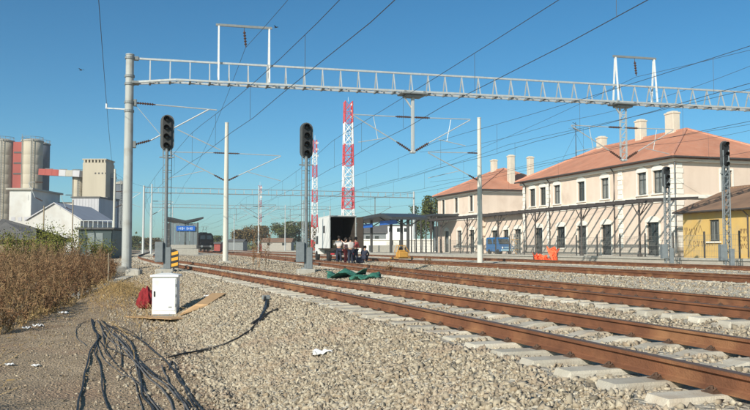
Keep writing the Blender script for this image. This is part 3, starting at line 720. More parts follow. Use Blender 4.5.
wire('feeder wire hung from the right white frame on the gantry', [Vector((33, -14, 12.6)), fm2, Vector((30, 110, 10)), Vector((30, 200, 10))], .9)
wire('high cross wire sloping over the station roofs', [atD(760, 62, 46), atD(560, 122, 56), atD(420, 152, 80)], .4, .012)
wire('lower cross wire sloping over the station roofs', [atD(760, 128, 54), atD(600, 146, 62), atD(430, 182, 90)], .4, .011)

# ------------------------------------------------------------------ buildings
def wall_open(b, o, u, n, width, height, ops, depth):
    "wall face at o along u (horizontal) and z, outward normal n; ops = (u0, u1, z0, z1) are real openings with reveals"
    o = Vector(o); u = Vector(u); n = Vector(n); Z = Vector((0, 0, 1))
    us = sorted({0, width} | {x for p in ops for x in p[:2]}); zs = sorted({0, height} | {x for p in ops for x in p[2:4]})
    P = lambda a, z, d=0: o + u * a + Z * z - n * d
    for i in range(len(us) - 1):
        for j in range(len(zs) - 1):
            cu = (us[i] + us[i+1]) / 2; cz = (zs[j] + zs[j+1]) / 2
            if any(p[0] < cu < p[1] and p[2] < cz < p[3] for p in ops): continue
            b.add([P(us[i], zs[j]), P(us[i+1], zs[j]), P(us[i+1], zs[j+1]), P(us[i], zs[j+1])], [(0, 1, 2, 3)])
    for p in ops:
        c = [(p[0], p[2]), (p[1], p[2]), (p[1], p[3]), (p[0], p[3])]
        for k in range(4):
            a, e = c[k], c[(k + 1) % 4]; b.add([P(*a), P(*e), P(*e, depth), P(*a, depth)], [(0, 1, 2, 3)])
def window(parent, o, u, n, op, style, mpane, trimm, arch=True, depth=.2, frame_m=None, sill=True):
    o = Vector(o); u = Vector(u); n = Vector(n); Z = Vector((0, 0, 1)); a0, a1, z0, z1 = op
    P = lambda a, z, d=0: o + u * a + Z * z - n * d
    R = Matrix((u, n, Z)).transposed()
    def bx(b, a, z, d, w, h, t): b.box(P(a, z, d), (w, t, h), R)
    w = a1 - a0; h = z1 - z0; ca = (a0 + a1) / 2; fw = .09
    b = MB()
    bx(b, a0 + fw / 2, (z0 + z1) / 2, depth - .04, fw, h, .08); bx(b, a1 - fw / 2, (z0 + z1) / 2, depth - .04, fw, h, .08)
    bx(b, ca, z0 + fw / 2, depth - .04, w - 2 * fw, fw, .078); bx(b, ca, z1 - fw / 2, depth - .04, w - 2 * fw, fw, .078)
    if style != 'plain': bx(b, ca, (z0 + z1) / 2, depth - .035, .07, h - 2 * fw, .06)
    if style in ('cross', 'door'): bx(b, ca, z0 + h * .68, depth - .037, w - 2 * fw, .06, .055)
    if style == 'door': bx(b, ca, z0 + h * .22, depth - .03, w - 2 * fw, h * .36, .04)
    if style == 'bars':
        for k in range(1, 6): bx(b, a0 + w * k / 6, (z0 + z1) / 2, depth - .1, .025, h, .025)
    wo_ = b.build('door' if style == 'door' else 'window', frame_m or M['frame'], parent)
    b = MB(); b.add([P(a0 + .02, z0 + .02, depth - .012), P(a1 - .02, z0 + .02, depth - .012), P(a1 - .02, z1 - .02, depth - .012), P(a0 + .02, z1 - .02, depth - .012)], [(0, 1, 2, 3)]); b.build('pane', mpane, wo_)
    if trimm:
        b = MB(); t = .13
        bx(b, a0 - t / 2, (z0 + z1) / 2, -.03, t, h, .07); bx(b, a1 + t / 2, (z0 + z1) / 2, -.03, t, h, .07)
        if arch:
            R0 = w / 2 + t; rise = .34; k = 8; vs = []; fs = []
            for i in range(k + 1):
                f = -1 + 2 * i / k; zz = z1 + rise * (1 - f * f)
                for (zt_, dd) in ((z1 - .005, -.01), (zz + .16, -.01), (zz + .16, -.10), (z1 - .005, -.10)): vs.append(P(ca + f * R0, zt_, dd))
            for i in range(k):
                for j in range(4): fs.append((i*4 + j, i*4 + (j+1) % 4, i*4 + 4 + (j+1) % 4, i*4 + 4 + j))
            fs += [(3, 2, 1, 0), (k*4, k*4+1, k*4+2, k*4+3)]; b.add(vs, fs)
        else: bx(b, ca, z1 + t / 2, -.03, w + 2 * t, t, .075)
        b.build('surround', trimm, wo_)
    if sill:
        b = MB(); bx(b, ca, z0 - .06, -.04, w + .4, .10, .2); b.build('sill', trimm or M['trim'], wo_)
    return wo_
def hip_roof(x0, x1, y0, y1, z, rise, ov, parent, m, th=.14):
    x0 -= ov; x1 += ov; y0 -= ov; y1 += ov; h = (x1 - x0) / 2; cx = (x0 + x1) / 2
    if (y1 - y0) / 2 < h: h = (y1 - y0) / 2
    b = MB(); vs = [(x0, y0, z), (x1, y0, z), (x1, y1, z), (x0, y1, z), (cx, y0 + h, z + rise), (cx, y1 - h, z + rise)]
    lo = [(x, y, q - th) for x, y, q in vs[:4]]
    b.add(vs + lo, [(0, 1, 4), (1, 2, 5, 4), (2, 3, 5), (3, 0, 4, 5), (0, 6, 7, 1), (1, 7, 8, 2), (2, 8, 9, 3), (3, 9, 6, 0), (9, 8, 7, 6)])
    r = b.build('roof', m, parent)
    b = MB()
    for i, j in ((0, 4), (1, 4), (2, 5), (3, 5), (4, 5)):
        a = Vector(vs[i]); e = Vector(vs[j]); b.cyl(a + Vector((0, 0, .01)), e + Vector((0, 0, .01)), .11, .11, 6)
    b.build('ridge_tiles', M['tiles_ridge'], r)
    b = MB()
    for a, e in ((vs[0], vs[3]), (vs[0], vs[1])):
        b.tube([Vector(a) + Vector((-.07 if a[0] == e[0] else 0, -.07 if a[1] == e[1] else 0, -.12)), Vector(e) + Vector((-.07 if a[0] == e[0] else 0, -.07 if a[1] == e[1] else 0, -.12))], .075, 8)
    b.build('gutter', M['canopy_steel'], r)
    return r
M['tiles_ridge'] = tile_mat('ridge_tiles', (.58, .27, .18), (.46, .20, .13), (.54, .30, .22))
def chimney(parent, x, y, w, l, z0, z1):
    b = MB(); b.bev((x, y, (z0 + z1) / 2), (w, l, z1 - z0), .03); b.bev((x, y, z1 - .05), (w + .12, l + .12, .16), .03); b.box((x, y, z1 + .08), (w * .75, l * .75, .12)); return b.build('chimney', M['chimney'], parent)
def quoins(parent, o, u, n, z0, z1, w=.75, m=None):
    o = Vector(o); u = Vector(u); n = Vector(n); Z = Vector((0, 0, 1)); R = Matrix((u, n, Z)).transposed(); b = MB(); z = z0; k = 0
    while z < z1 - .1:
        ww = w if k % 2 == 0 else w * .72; h = min(.42, z1 - z)
        b.bev(o + Z * (z + h / 2) + n * .02, (ww, .08, h - .03), .015, R); z += .42; k += 1
    return b.build('quoin_strip', m or M['trim'], parent)

FX = 40.7; PZ = .93; EZ = 8.95
NX = Vector((-1, 0, 0)); UY_ = Vector((0, 1, 0)); NY = Vector((0, -1, 0)); UX_ = Vector((1, 0, 0))
def facade(t, y0, y1, ups, lows, zs_up, zs_lo, wup=1.25, wlo=1.6, curtains=(), z0=PZ, z1=EZ):
    o = Vector((FX, y0, z0)); ops = []; kinds = []
    for y in ups: ops.append((y - y0 - wup / 2, y - y0 + wup / 2, zs_up[0] - z0, zs_up[1] - z0)); kinds.append('cross')
    for y, door in lows:
        w = wlo; ops.append((y - y0 - w / 2, y - y0 + w / 2, (.06 if door else zs_lo[0] - z0), zs_lo[1] - z0)); kinds.append('door' if door else 'cross')
    return o, ops, kinds
# --- main block
Y0, Y1 = 52.3, yX(523, FX); DEP = 12.0
t = thing('station_building', 'large two storey station block with terracotta hip roof and white quoins at right', 'building', (FX, Y0, PZ))
def reb(o, org): o.matrix_parent_inverse = Matrix.Translation(-Vector(org)); return o
org = (FX, Y0, PZ)
holder = t
# parts are modelled in world space; their parent carries the offset
def world_children(t):
    inv = Matrix.Translation(-t.location) if t.rotation_euler.z == 0 else t.matrix_world.inverted()
    for c in t.children: c.matrix_parent_inverse = inv
ups = [yX(p, FX) for p in (659, 643, 605.7, 582, 557.7, 543.5, 533)]; lows = [(yX(653, FX), True), (yX(606.5, FX), True), (yX(582, FX), True), (yX(561, FX), False), (yX(539, FX), True)]
o, ops, kinds = facade(t, Y0, Y1, ups, lows, (6.1, 8.0), (1.6, 3.75))
b = MB(); wall_open(b, o, UY_, NX, Y1 - Y0, EZ - PZ, ops, .22)
eo = Vector((FX, Y0, PZ)); eops = [(4.4, 5.5, 5.1, 7.0), (8.5, 9.6, 5.1, 7.0)]
wall_open(b, eo, UX_, NY, DEP, EZ - PZ, eops, .22)
b.add([(FX, Y1, PZ), (FX + DEP, Y1, PZ), (FX + DEP, Y1, EZ), (FX, Y1, EZ)], [(0, 1, 2, 3)]); b.add([(FX + DEP, Y0, PZ), (FX + DEP, Y1, PZ), (FX + DEP, Y1, EZ), (FX + DEP, Y0, EZ)], [(0, 1, 2, 3)])
b.box((FX + DEP / 2, (Y0 + Y1) / 2, 4.5), (DEP - .9, Y1 - Y0 - .9, 7))
b.build('wall', M['wall'], t)
for i, (op, kd) in enumerate(zip(ops, kinds)): window(t, o, UY_, NX, op, kd, M['curtain'] if i in (0, 1, 2, 4) else M['glass'], M['trim'], True)
for op in eops: window(t, eo, UX_, NY, op, 'cross', M['glass'], M['trim'], False)
b = MB(); b.bev((FX - .06, (Y0 + Y1) / 2, 5.72), (.22, Y1 - Y0 + .3, .28), .03); b.bev((FX - .03, (Y0 + Y1) / 2, 5.42), (.1, Y1 - Y0 + .16, .22), .02)
b.bev((FX + DEP / 2 + .05, Y0 - .06, 5.72), (DEP + .1, .22, .279), .03); b.build('string_course', M['trim'], t)
b = MB(); b.bev((FX - .12, (Y0 + Y1) / 2, EZ - .32), (.3, Y1 - Y0 + .5, .3), .05); b.bev((FX + DEP / 2 + .1, Y0 - .12, EZ - .325), (DEP + .2, .3, .29), .05); b.build('cornice', M['trim'], t)
b = MB(); 
prev = Y0 - .05
for y in sorted([yy for yy, dd in lows if dd]) + [Y1 + .05 + .95]:
    e = y - .95
    if e > prev: b.bev((FX - .03, (prev + e) / 2, PZ + .35), (.12, e - prev, .7), .02)
    prev = y + .95
b.bev((FX + DEP / 2, Y0 - .03, PZ + .35), (DEP, .12, .699), .02); b.build('plinth', M['plinth'], t)
for y in (Y0 + .42, yX(621, FX), Y1 - .42, yX(549, FX)): quoins(t, (FX, y, 0), UY_, NX, PZ + .7, 5.3); quoins(t, (FX, y, 0), UY_, NX, 5.9, EZ - .5)
quoins(t, (FX + .42, Y0, 0), UX_, NY, PZ + .7, 5.5); quoins(t, (FX + .42, Y0, 0), UX_, NY, 5.9, EZ - .5)
r = hip_roof(FX, FX + DEP, Y0, Y1, EZ, 3.3, .6, t, M['tiles'])
for px, ytop, w in ((674.5, 112, 1.25), (642.5, 120, .95), (603, 137, .95)):
    y = yX(px, FX + 6); d = y * math.cos(rad(YAW)) + (FX + 6) * math.sin(rad(YAW)); chimney(r, FX + 6, y, .75, w * .95, 11.3, atD(px, ytop, d).z)
b = MB(); y = yX(577, FX + 5); x = FX + 5; b.cyl((x, y, 11), (x, y, 15.4), .045, .03, 8)
for z in (14.6, 15.2): b.bar((x - .9, y - .9, z), (x + .9, y + .9, z), .035); 
for k in range(4): q = -.8 + k * .5; b.bar((x + q - .35, y + q + .35, 14.6), (x + q + .35, y + q - .35, 14.6), .02)
for a in (0, 2.1, 4.2): b.tube([(x, y, 14.2), (x + 1.7 * math.cos(a), y + 1.7 * math.sin(a), 11.3)], .012, 4)
b.build('aerial', M['fence'], r)
b = MB(); b.tube([(FX - .1, Y0 - .12, EZ - .2), (FX - .1, Y0 - .12, PZ + .3)], .06, 8); b.build('downpipe', M['galvd'], t)
for px in (616, 551, 527): b = MB(); y = yX(px, FX); b.tube([(FX - .5, y, EZ - .2), (FX - .16, y, EZ - .6), (FX - .16, y, 5.9), (FX - .26, y, 5.8), (FX - .26, y, 5.4), (FX - .16, y, 5.2), (FX - .16, y, PZ + .2)], .055, 8); b.build('downpipe', M['canopy_steel'], t)
world_children(t)
# --- left wing
L0, L1 = yX(482, FX), yX(438, FX)
t = thing('station_building', 'smaller station block farther left with plain walls and three upper windows', 'building', (FX, L0, PZ))
ups = [yX(p, FX) for p in (443.5, 456.5, 471.5)]; lows = [(yX(447, FX), True), (yX(459.5, FX), False), (yX(472, FX), True)]
o, ops, kinds = facade(t, L0, L1, ups, lows, (6.3, 8.3), (1.7, 3.9), 1.15, 1.5)
b = MB(); wall_open(b, o, UY_, NX, L1 - L0, EZ - PZ, ops, .22)
b.add([(FX, L0, PZ), (FX + DEP, L0, PZ), (FX + DEP, L0, EZ), (FX, L0, EZ)], [(0, 1, 2, 3)]); b.add([(FX, L1, PZ), (FX + DEP, L1, PZ), (FX + DEP, L1, EZ), (FX, L1, EZ)], [(0, 1, 2, 3)]); b.add([(FX + DEP, L0, PZ), (FX + DEP, L1, PZ), (FX + DEP, L1, EZ), (FX + DEP, L0, EZ)], [(0, 1, 2, 3)])
b.box((FX + DEP / 2, (L0 + L1) / 2, 4.5), (DEP - .9, L1 - L0 - .9, 7)); b.build('wall', M['wall'], t)
for i, (op, kd) in enumerate(zip(ops, kinds)): window(t, o, UY_, NX, op, kd, M['glass'], M['trim'], i >= 3)
b = MB(); b.bev((FX - .1, (L0 + L1) / 2, EZ - .3), (.26, L1 - L0 + .4, .26), .04); b.bev((FX + DEP / 2 + .1, L0 - .1, EZ - .303), (DEP, .26, .25), .04); b.build('cornice', M['trim'], t)
b = MB(); b.bev((FX - .05, (L0 + L1) / 2, 5.6), (.18, L1 - L0 + .2, .7), .03); b.build('string_course', M['trim'], t)
r = hip_roof(FX, FX + DEP, L0, L1, EZ, 3.3, .6, t, M['tiles'])
for px, X, ytop, w in ((494.5, 46.5, 160, .95), (511.8, 45.5, 155.5, 1.0), (531, 48.5, 157, .8)):
    y = yX(px, X); y = max(y, L0 + 1.5); d = y * math.cos(rad(YAW)) + X * math.sin(rad(YAW)); chimney(r, X, y, .7, w * .85, 9.6, atD(px, ytop, d).z)
world_children(t)
# --- low link between the two
t = thing('station_building', 'low grey roofed annex joining the two station blocks', 'building', (FX, Y1, PZ))
o = Vector((FX + .4, Y1, PZ)); wl = L0 - Y1
ops = [(1.2, 2.8, .05, 2.8), (4.3, 5.7, .7, 2.8), (7.2, 8.8, .05, 2.8)]
b = MB(); wall_open(b, o, UY_, NX, wl, 4.6, ops, .2); b.box((FX + 6, (Y1 + L0) / 2, 3.2), (9.8, wl - .02, 4.4)); b.build('wall', M['wall'], t)
for op, kd in zip(ops, ('door', 'cross', 'door')): window(t, o, UY_, NX, op, kd, M['glass'], M['trim'], True)
b = MB(); b.prism([(FX - .5, Y1 + .01, 5.45), (FX + 11, Y1 + .01, 6.9), (FX + 11, Y1 + .01, 7.05), (FX - .5, Y1 + .01, 5.6)], (0, wl - .02, 0)); b.build('roof', M['galvd'], t)
world_children(t)

# --- platform canopy skeleton: its bare rafters throw the slanting shadows on the facade
CX = 36.2; CZ = 5.1
t = thing('platform_canopy', 'bare dark steel canopy frame on posts along the station facade', 'canopy', (CX, 50.7, PZ))
posts = [50.7 + 8.1 * k for k in range(6)]
for y in posts:
    b = MB(); b.cyl((CX, y, PZ), (CX, y, CZ - .1), .09, .075, 10); b.bev((CX, y, PZ + .12), (.3, .3, .24), .03); b.build('post', M['canopy_steel'], t)
    b = MB()
    for sg in (-1, 1): b.tube([(CX, y, CZ - 1.1), (CX, y + .35 * sg, CZ - .75), (CX, y + .62 * sg, CZ - .42), (CX, y + .9 * sg, CZ - .1)], .04, 6)
    b.tube([(CX, y, CZ - 1.1), (CX + .4, y, CZ - .7), (CX + 1.0, y, CZ - .05)], .04, 6); b.build('bracket', M['canopy_steel'], t)
b = MB(); b.bev((CX, 71.5, CZ), (.14, 45.0, .24), .02); b.build('front_beam', M['canopy_steel'], t)
b = MB(); b.bev((CX - .9, 71.5, CZ - .06), (.1, 45.0, .14), .02); b.build('gutter_beam', M['canopy_steel'], t)
y = 49.6
while y < 93.9:
    b = MB(); b.bar((CX - 1.0, y, CZ + .08), (FX - .05, y, CZ + .34), .09, .16); b.build('rafter', M['canopy_steel'], t); y += 1.35
world_children(t)

# --- yellow house
HX, HY1, HY0 = 38.0, yX(683, 38.0), 33.0
t = thing('yellow_house', 'low yellow plastered house with weathered tile roof and scrawled graffiti', 'building', (HX, HY0, PZ))
wz = 4.25; o = Vector((HX, HY0, PZ)); LN = HY1 - HY0
wy = yX(714, HX); ops = [(wy - HY0 - .5, wy - HY0 + .5, 1.15, 2.65), (1.5, 2.5, 1.15, 2.65)]
b = MB(); wall_open(b, o, UY_, NX, LN, wz - PZ, ops, .2)
gab = lambda y: [(HX, y, PZ), (HX + 9, y, PZ), (HX + 9, y, wz), (HX + 4.5, y, 5.85), (HX, y, wz)]
b.add(gab(HY1), [(0, 1, 2, 3, 4)]); b.add(gab(HY0), [(4, 3, 2, 1, 0)]); b.add([(HX + 9, HY0, PZ), (HX + 9, HY1, PZ), (HX + 9, HY1, wz), (HX + 9, HY0, wz)], [(0, 1, 2, 3)]); b.box((HX + 4.5, (HY0 + HY1) / 2, 2.4), (8.2, LN - .8, 3)); b.build('wall', M['yellow'], t)
for op in ops: window(t, o, UY_, NX, op, 'bars', M['curtain'], None, sill=True)
b = MB(); 
for sx in (0, 1):
    a = [(HX - .55, wz - .12), (HX + 4.5, 5.98)] if sx == 0 else [(HX + 9.55, wz - .12), (HX + 4.5, 5.98)]
    b.prism([(a[0][0], HY0 - .4, a[0][1]), (a[1][0], HY0 - .4, a[1][1]), (a[1][0], HY0 - .4, a[1][1] + .13), (a[0][0], HY0 - .4, a[0][1] + .13)], (0, LN + .75, 0))
rf = b.build('roof', M['oldtiles'], t)
b = MB(); b.cyl((HX + 4.5, HY0 - .4, 6.1), (HX + 4.5, HY1 + .35, 6.1), .12, .12, 6); b.build('ridge_tiles', M['oldtiles'], rf)
b = MB(); b.tube([(HX - .62, HY0 - .4, wz - .08), (HX - .62, HY1 + .35, wz - .08)], .06, 8); yd = yX(748, HX - .1); b.tube([(HX - .6, yd, wz - .1), (HX - .12, yd, wz - .5), (HX - .12, yd, PZ + .1)], .05, 8); b.build('gutter', M['canopy_steel'], rf)
b = MB()
k = 0; y = HY0 + .1
while y < HY1: b.box((HX - .3, y, wz - .12), (.6, .09, .1)); y += .7
b.build('rafter_ends', M['wood'], rf)
# scrawled paint: strokes of curling line, no readable word
rr = random.Random(5); b = MB()
def stroke(y, z, s, kind):
    pts = []
    for i in range(15):
        u = i / 14
        if kind == 0: pts.append((y - s * .5 * math.cos(u * 5.2), z + s * math.sin(u * 5.2) * .8))
        elif kind == 1: pts.append((y + (u - .5) * s * .9, z + s * .8 * math.sin(u * 9)))
        elif kind == 2: pts.append((y + s * .3 * math.sin(u * 6), z + s * (1 - 2 * u)))
        else: pts.append((y + (u - .5) * s * 1.2, z + s * (.9 - abs(u - .5) * 3)))
    w = .045
    for (a, c), (a2, c2) in zip(pts, pts[1:]):
        d = Vector((a2 - a, c2 - c)); d = d.normalized() if d.length > 1e-6 else Vector((1, 0)); nx_, nz_ = -d.y * w / 2, d.x * w / 2
        b.add([(HX - .004, a + nx_, c + nz_), (HX - .004, a - nx_, c - nz_), (HX - .004, a2 - nx_, c2 - nz_), (HX - .004, a2 + nx_, c2 + nz_)], [(0, 1, 2, 3)])
y = yX(690, HX)
while y > yX(712, HX): stroke(y, PZ + .95 + rr.uniform(-.06, .06), .26, rr.randrange(4)); y -= .42
y = yX(686, HX)
while y > yX(703, HX): stroke(y, PZ + 1.9 + rr.uniform(-.1, .1), .34, rr.randrange(4)); y -= .5
for q in (741, 744, 747): 
    for z in (.8, 1.3, 1.8): stroke(yX(q, HX), PZ + z, .2, rr.randrange(4))
b.build('graffiti', M['graffiti'], t)
world_children(t)

# --- fence on the platform edge
t = thing('mesh_fence', 'low wire mesh fence with dark posts along the station platform', 'fence', (34.0, 40, PZ))
fy = 38.0; k = 0
while fy < 105:
    b = MB(); b.bev((34.0, fy, PZ + .85), (.09, .09, 1.75), .01); b.build('post', M['fence'], t)
    b = MB()
    for z in (.15, .5, .85, 1.2, 1.5): b.bar((34.0, fy, PZ + z), (34.0, fy + 3.0, PZ + z), .012)
    for i in range(1, 20): b.bar((34.0, fy + i * .15, PZ + .1), (34.0, fy + i * .15, PZ + 1.52), .009)
    b.build('mesh_panel', M['fencep'], t); fy += 3.0
world_children(t)

# --- island shelter with butterfly roof
c = atD(184, 250, 130); SX, SY = 6.9, c.y
t = thing('platform_shelter', 'grey glazed platform shelter with butterfly roof and blue sign', 'shelter', (SX, SY, 1.45))
def Xp(px, Y): r = ray(px, 250); return r.x * Y / r.y
x0, x1, xm = Xp(166, SY), Xp(203, SY), Xp(185, SY); zl = atY(166, 216.5, SY).z; zm = atY(185, 220.5, SY).z
b = MB(); b.prism([(x0, SY - .5, zl), (xm, SY - .5, zm), (x1, SY - .5, zl), (x1, SY - .5, zl - .28), (xm, SY - .5, zm - .4), (x0, SY - .5, zl - .28)], (0, 14, 0)); b.build('roof', M['darkroof'], t)
for x in (x0 + .5, xm, x1 - .9): 
    for y in (SY, SY + 6, SY + 12): b = MB(); b.bev((x, y, (1.45 + zm - .3) / 2), (.22, .22, zm - .3 - 1.45), .02); b.build('post', M['fence'], t)
for a, e in ((x0 + .6, xm - .11), (xm + .11, x1 - 1.0)):
    n_ = 3
    for i in range(n_):
        w = (e - a) / n_; b = MB(); b.box((a + w * (i + .5), SY, (2.1 + zm - .45) / 2), (w - .06, .04, zm - .45 - 2.1)); b.build('glass_panel', M['glasspan'], t)
b = MB(); b.bev(((x0 + x1) / 2 - .2, SY, 1.78), (x1 - x0 - 1.7, .25, .64), .03); b.build('parapet', M['concrete'], t)
b = MB(); sxa, sxb = Xp(176, SY - .2), Xp(195, SY - .2); za, zb = atY(185, 231, SY).z, atY(185, 226, SY).z; b.bev(((sxa + sxb) / 2, SY - .2, (za + zb) / 2), (sxb - sxa, .12, zb - za), .02); sg_ = b.build('sign', M['blue_sign'], t)
b = MB()
for i, w in enumerate((.13, .1, .16, .11, .0, .14, .1, .17, .12)): 
    if w: b.box((sxa + .45 + i * .26, SY - .265, (za + zb) / 2), (w, .006, (zb - za) * (.34 + .1 * (i % 3))))
b.build('sign_lettering', M['pale_text'], sg_)
world_children(t)

# --- long platform canopy beyond the truck
t = thing('platform_canopy', 'dark wavy roofed platform canopy with blue signs beyond the truck', 'canopy', (30, 85, 1.0))
ya, yb, yc = yX(410, 30), yX(397, 30), yX(356, 30); z1_, z2_, z3_ = atX(410, 217, 30).z, atX(397, 213.5, 30).z, atX(356, 221, 30).z
for sg in (-1, 1):
    b = MB(); b.prism([(30, ya, z1_), (30, yb, z2_), (30, yc, z3_), (30, yc, z3_ - .32), (30, yb, z2_ - .38), (30, ya, z1_ - .32)], (2.2 * sg, 0, 0)); b.build('roof', M['darkroof'], t)
for px in (362.5, 371.5, 391, 401.5, 408): 
    y = yX(px, 30); z = np.interp(y, [ya, yb, yc], [z1_, z2_, z3_]) - .3; b = MB(); b.bev((30, y, (1 + z) / 2), (.3, .3, z - 1), .03); b.bar((30, y, z - .9), (31.6, y, z), .12); b.bar((30, y, z - .9), (28.4, y, z), .12); b.build('post', M['fence'], t)
for pa, pb, q in ((381, 398, 222.5), (361, 373, 226)):
    y_a, y_b = yX(pa, 29), yX(pb, 29); z = atX((pa + pb) / 2, q, 29).z; b = MB(); b.bev((28.9, (y_a + y_b) / 2, z), (.12, abs(y_b - y_a), .5), .02); b.build('sign', M['blue_sign'], t)
b = MB(); b.box((31.5, (ya + yc) / 2 + 2, 1.5), (.1, abs(yc - ya) * .7, .9)); b.build('bench_wall', M['concrete'], t)
world_children(t)
# glazed shelter touching the station's far end
t = thing('platform_shelter', 'dark glazed flat roofed shelter at the left end of the station', 'shelter', (38, 97, PZ))
ya, yb = yX(437, 37.5), yX(411, 37.5); zt = atX(425, 215, 37.5).z
b = MB(); b.bev((39.2, (ya + yb) / 2, zt - .15), (4.2, yb - ya, .3), .04); b.build('roof', M['darkroof'], t)
for i in range(6):
    y = ya + .2 + (yb - ya - .4) * i / 5
    for x in (37.5, 40.9): b = MB(); b.bev((x, y, (PZ + zt - .3) / 2), (.16, .16, zt - .3 - PZ), .02); b.build('post', M['fence'], t)
    if i < 5: b = MB(); b.box((40.9, y + (yb - ya - .4) / 10, 2.9), (.04, (yb - ya - .4) / 5 - .2, 3.6)); b.build('glass_panel', M['glasspan'], t)
world_children(t)

# --- buildings behind the platforms
def block(name, label, px0, px1, d, ytop, mw, roofm, rise=1.2, depth=8, wins=(), zb=.2, flat=False, rz=None):
    a = atD(px0, 250, d); e = atD(px1, 250, d); zt = atD((px0 + px1) / 2, ytop, d).z; w = (e - a).length; mid = (a + e) / 2
    t = thing(name, label, 'building', (mid.x, mid.y, zb), rad(-YAW) if rz is None else rz)
    h = zt - zb; o = Vector((-w / 2, 0, 0)); ops = []
    for (pa, pb, ya_, yb_) in wins:
        sc = d / FPX; ops.append(((pa - px0) * sc, (pb - px0) * sc, max(.02, (atD(0, yb_, d).z - zb)), min(h - .02, (atD(0, ya_, d).z - zb))))
    b = MB(); wall_open(b, o, (1, 0, 0), (0, -1, 0), w, h, ops, .2)
    b.add([(-w/2, 0, 0), (-w/2, depth, 0), (-w/2, depth, h), (-w/2, 0, h)], [(0, 1, 2, 3)]); b.add([(w/2, 0, 0), (w/2, depth, 0), (w/2, depth, h), (w/2, 0, h)], [(3, 2, 1, 0)]); b.add([(-w/2, depth, 0), (w/2, depth, 0), (w/2, depth, h), (-w/2, depth, h)], [(3, 2, 1, 0)])
    b.box((0, depth / 2, h / 2), (w - .8, depth - .8, h - .1)); b.build('wall', mw, t)
    for op in ops: window(t, o, (1, 0, 0), (0, -1, 0), op, 'cross', M['glass'], None, sill=False)
    b = MB(); ov = .35
    if flat: b.bev((0, depth / 2, h + .12), (w + .3, depth + .3, .24), .04)
    elif flat is False:
        for s in (0, 1):
            y0_, y1_ = (-ov, depth / 2) if s == 0 else (depth + ov, depth / 2)
            b.prism([(-w/2 - ov, y0_, h - .05), (-w/2 - ov, y1_, h + rise), (-w/2 - ov, y1_, h + rise + .16), (-w/2 - ov, y0_, h + .11)], (w + 2 * ov, 0, 0))
        for x in (-w/2, w/2): b.add([(x, 0, h), (x, depth, h), (x, depth/2, h + rise)], [(0, 1, 2)])
    b.build('roof', roofm, t); return t
block('white_house', 'white flat roofed house behind the dark platform canopy', 380, 413, 150, 226, M['white'], M['greyroof'], wins=((384, 387, 228, 232), (389, 392, 228, 232), (397, 400, 228, 232), (404, 407, 228, 232)), flat=True)
block('grey_house', 'long grey house with dark roof behind the platform canopy', 352, 386, 140, 233, M['galvd'], M['greyroof'], 1.2, 8, wins=((366, 370, 236, 241), (375, 379, 236, 241)))
block('cream_wall', 'sunlit low cream wall below the dark platform canopy', 356, 436, 128, 240.5, M['trim'], M['trim'], flat=True, depth=.5)
block('brown_roofed_house', 'small distant house with brown roof between the bare trees', 262, 291, 255, 242, M['concrete'], M['oldtiles'], 1.2, 9, wins=((267, 270, 243, 245.5), (282, 286, 243, 245.5)))
block('goods_yard_block', 'low distant grey goods shed right of the pale round mast', 228, 243, 240, 241.5, M['galvd'], M['greyroof'], .6, 8)
block('goods_yard_block', 'small distant reddish wagons right beside the locomotive', 214, 220, 225, 243.5, M['dullred'], M['greyroof'], .3, 5)  # plain roofed block added to stand for reddish wagons

# ------------------------------------------------------------------ grain silos and works at left
D0 = 255.0; PXM = D0 / FPX
def lpos(px, d=D0): p = atD(px, 250, d); return p
zg = 0.0
def silo(label, px, wpx, ytop, m, d=D0, ribs=True):
    p = lpos(px, d); R = wpx * d / FPX / 2; zt = atD(px, ytop, d).z
    t = thing('grain_silo', label, 'silo', (p.x, p.y, zg), rad(-YAW), 'grain silos at the left')
    b = MB(); n = 28; prof = [(R, 0)]; z = 3.0
    while z < zt - 3: prof += [(R, z), (R * .992, z + .05), (R, z + .1)]; z += 3.2
    prof += [(R, zt)]; b.lathe((0, 0, 0), prof, n); b.build('shell', m, t, True)
    b = MB(); b.lathe((0, 0, zt), [(R + .25, 0), (R + .25, .35), (R * .6, .8), (.3, 1.1)], n); b.build('cap', M['concrete'], t)
    b = MB()
    for i in range(14): a = 2 * math.pi * i / 14; b.cyl((R * math.cos(a), R * math.sin(a), zt + .3), (R * math.cos(a), R * math.sin(a), zt + 1.5), .06, .06, 5)
    for i in range(14): a = 2 * math.pi * i / 14; c_ = 2 * math.pi * (i + 1) / 14; b.cyl((R * math.cos(a), R * math.sin(a), zt + 1.45), (R * math.cos(c_), R * math.sin(c_), zt + 1.45), .06, .06, 5)
    b.build('railing', M['galvd'], t)
    b = MB(); a = rad(-70); x_, y_ = (R + .3) * math.cos(a), (R + .3) * math.sin(a)
    for q in (-.3, .3): b.bar((x_ + q, y_, 1), (x_ + q, y_, zt + 1), .1)
    z = 1.5
    while z < zt: b.bar((x_ - .3, y_, z), (x_ + .3, y_, z), .07); z += .8
    b.build('ladder', M['galvd'], t)
    b = MB(); a = rad(-125); b.tube([(R * .3, 0, zt + .9), ((R + .35) * math.cos(a), (R + .35) * math.sin(a), zt + .4), ((R + .35) * math.cos(a), (R + .35) * math.sin(a), 2)], .14, 7); b.build('pipe', M['galvd'], t)
    return t
silo('tall concrete grain silo cut by the left edge of the picture', 0, 21, 141, M['silo'])
silo('tall concrete grain silo right of the dull red panel', 30, 20, 141, M['silo'])
silo('darker grain silo tucked behind the tall concrete pair', 37, 20, 144, M['silodark'], D0 + 14)
silo('short pale round silo left of the square concrete tower', 77, 11, 174, M['silo'], D0 - 6)
silo('dark steel silo directly right of the square concrete tower', 108, 13, 178, M['silodark'], D0 - 4)
silo('dark steel silo at the right end of the works', 120, 13, 184, M['silodark'], D0 - 8)
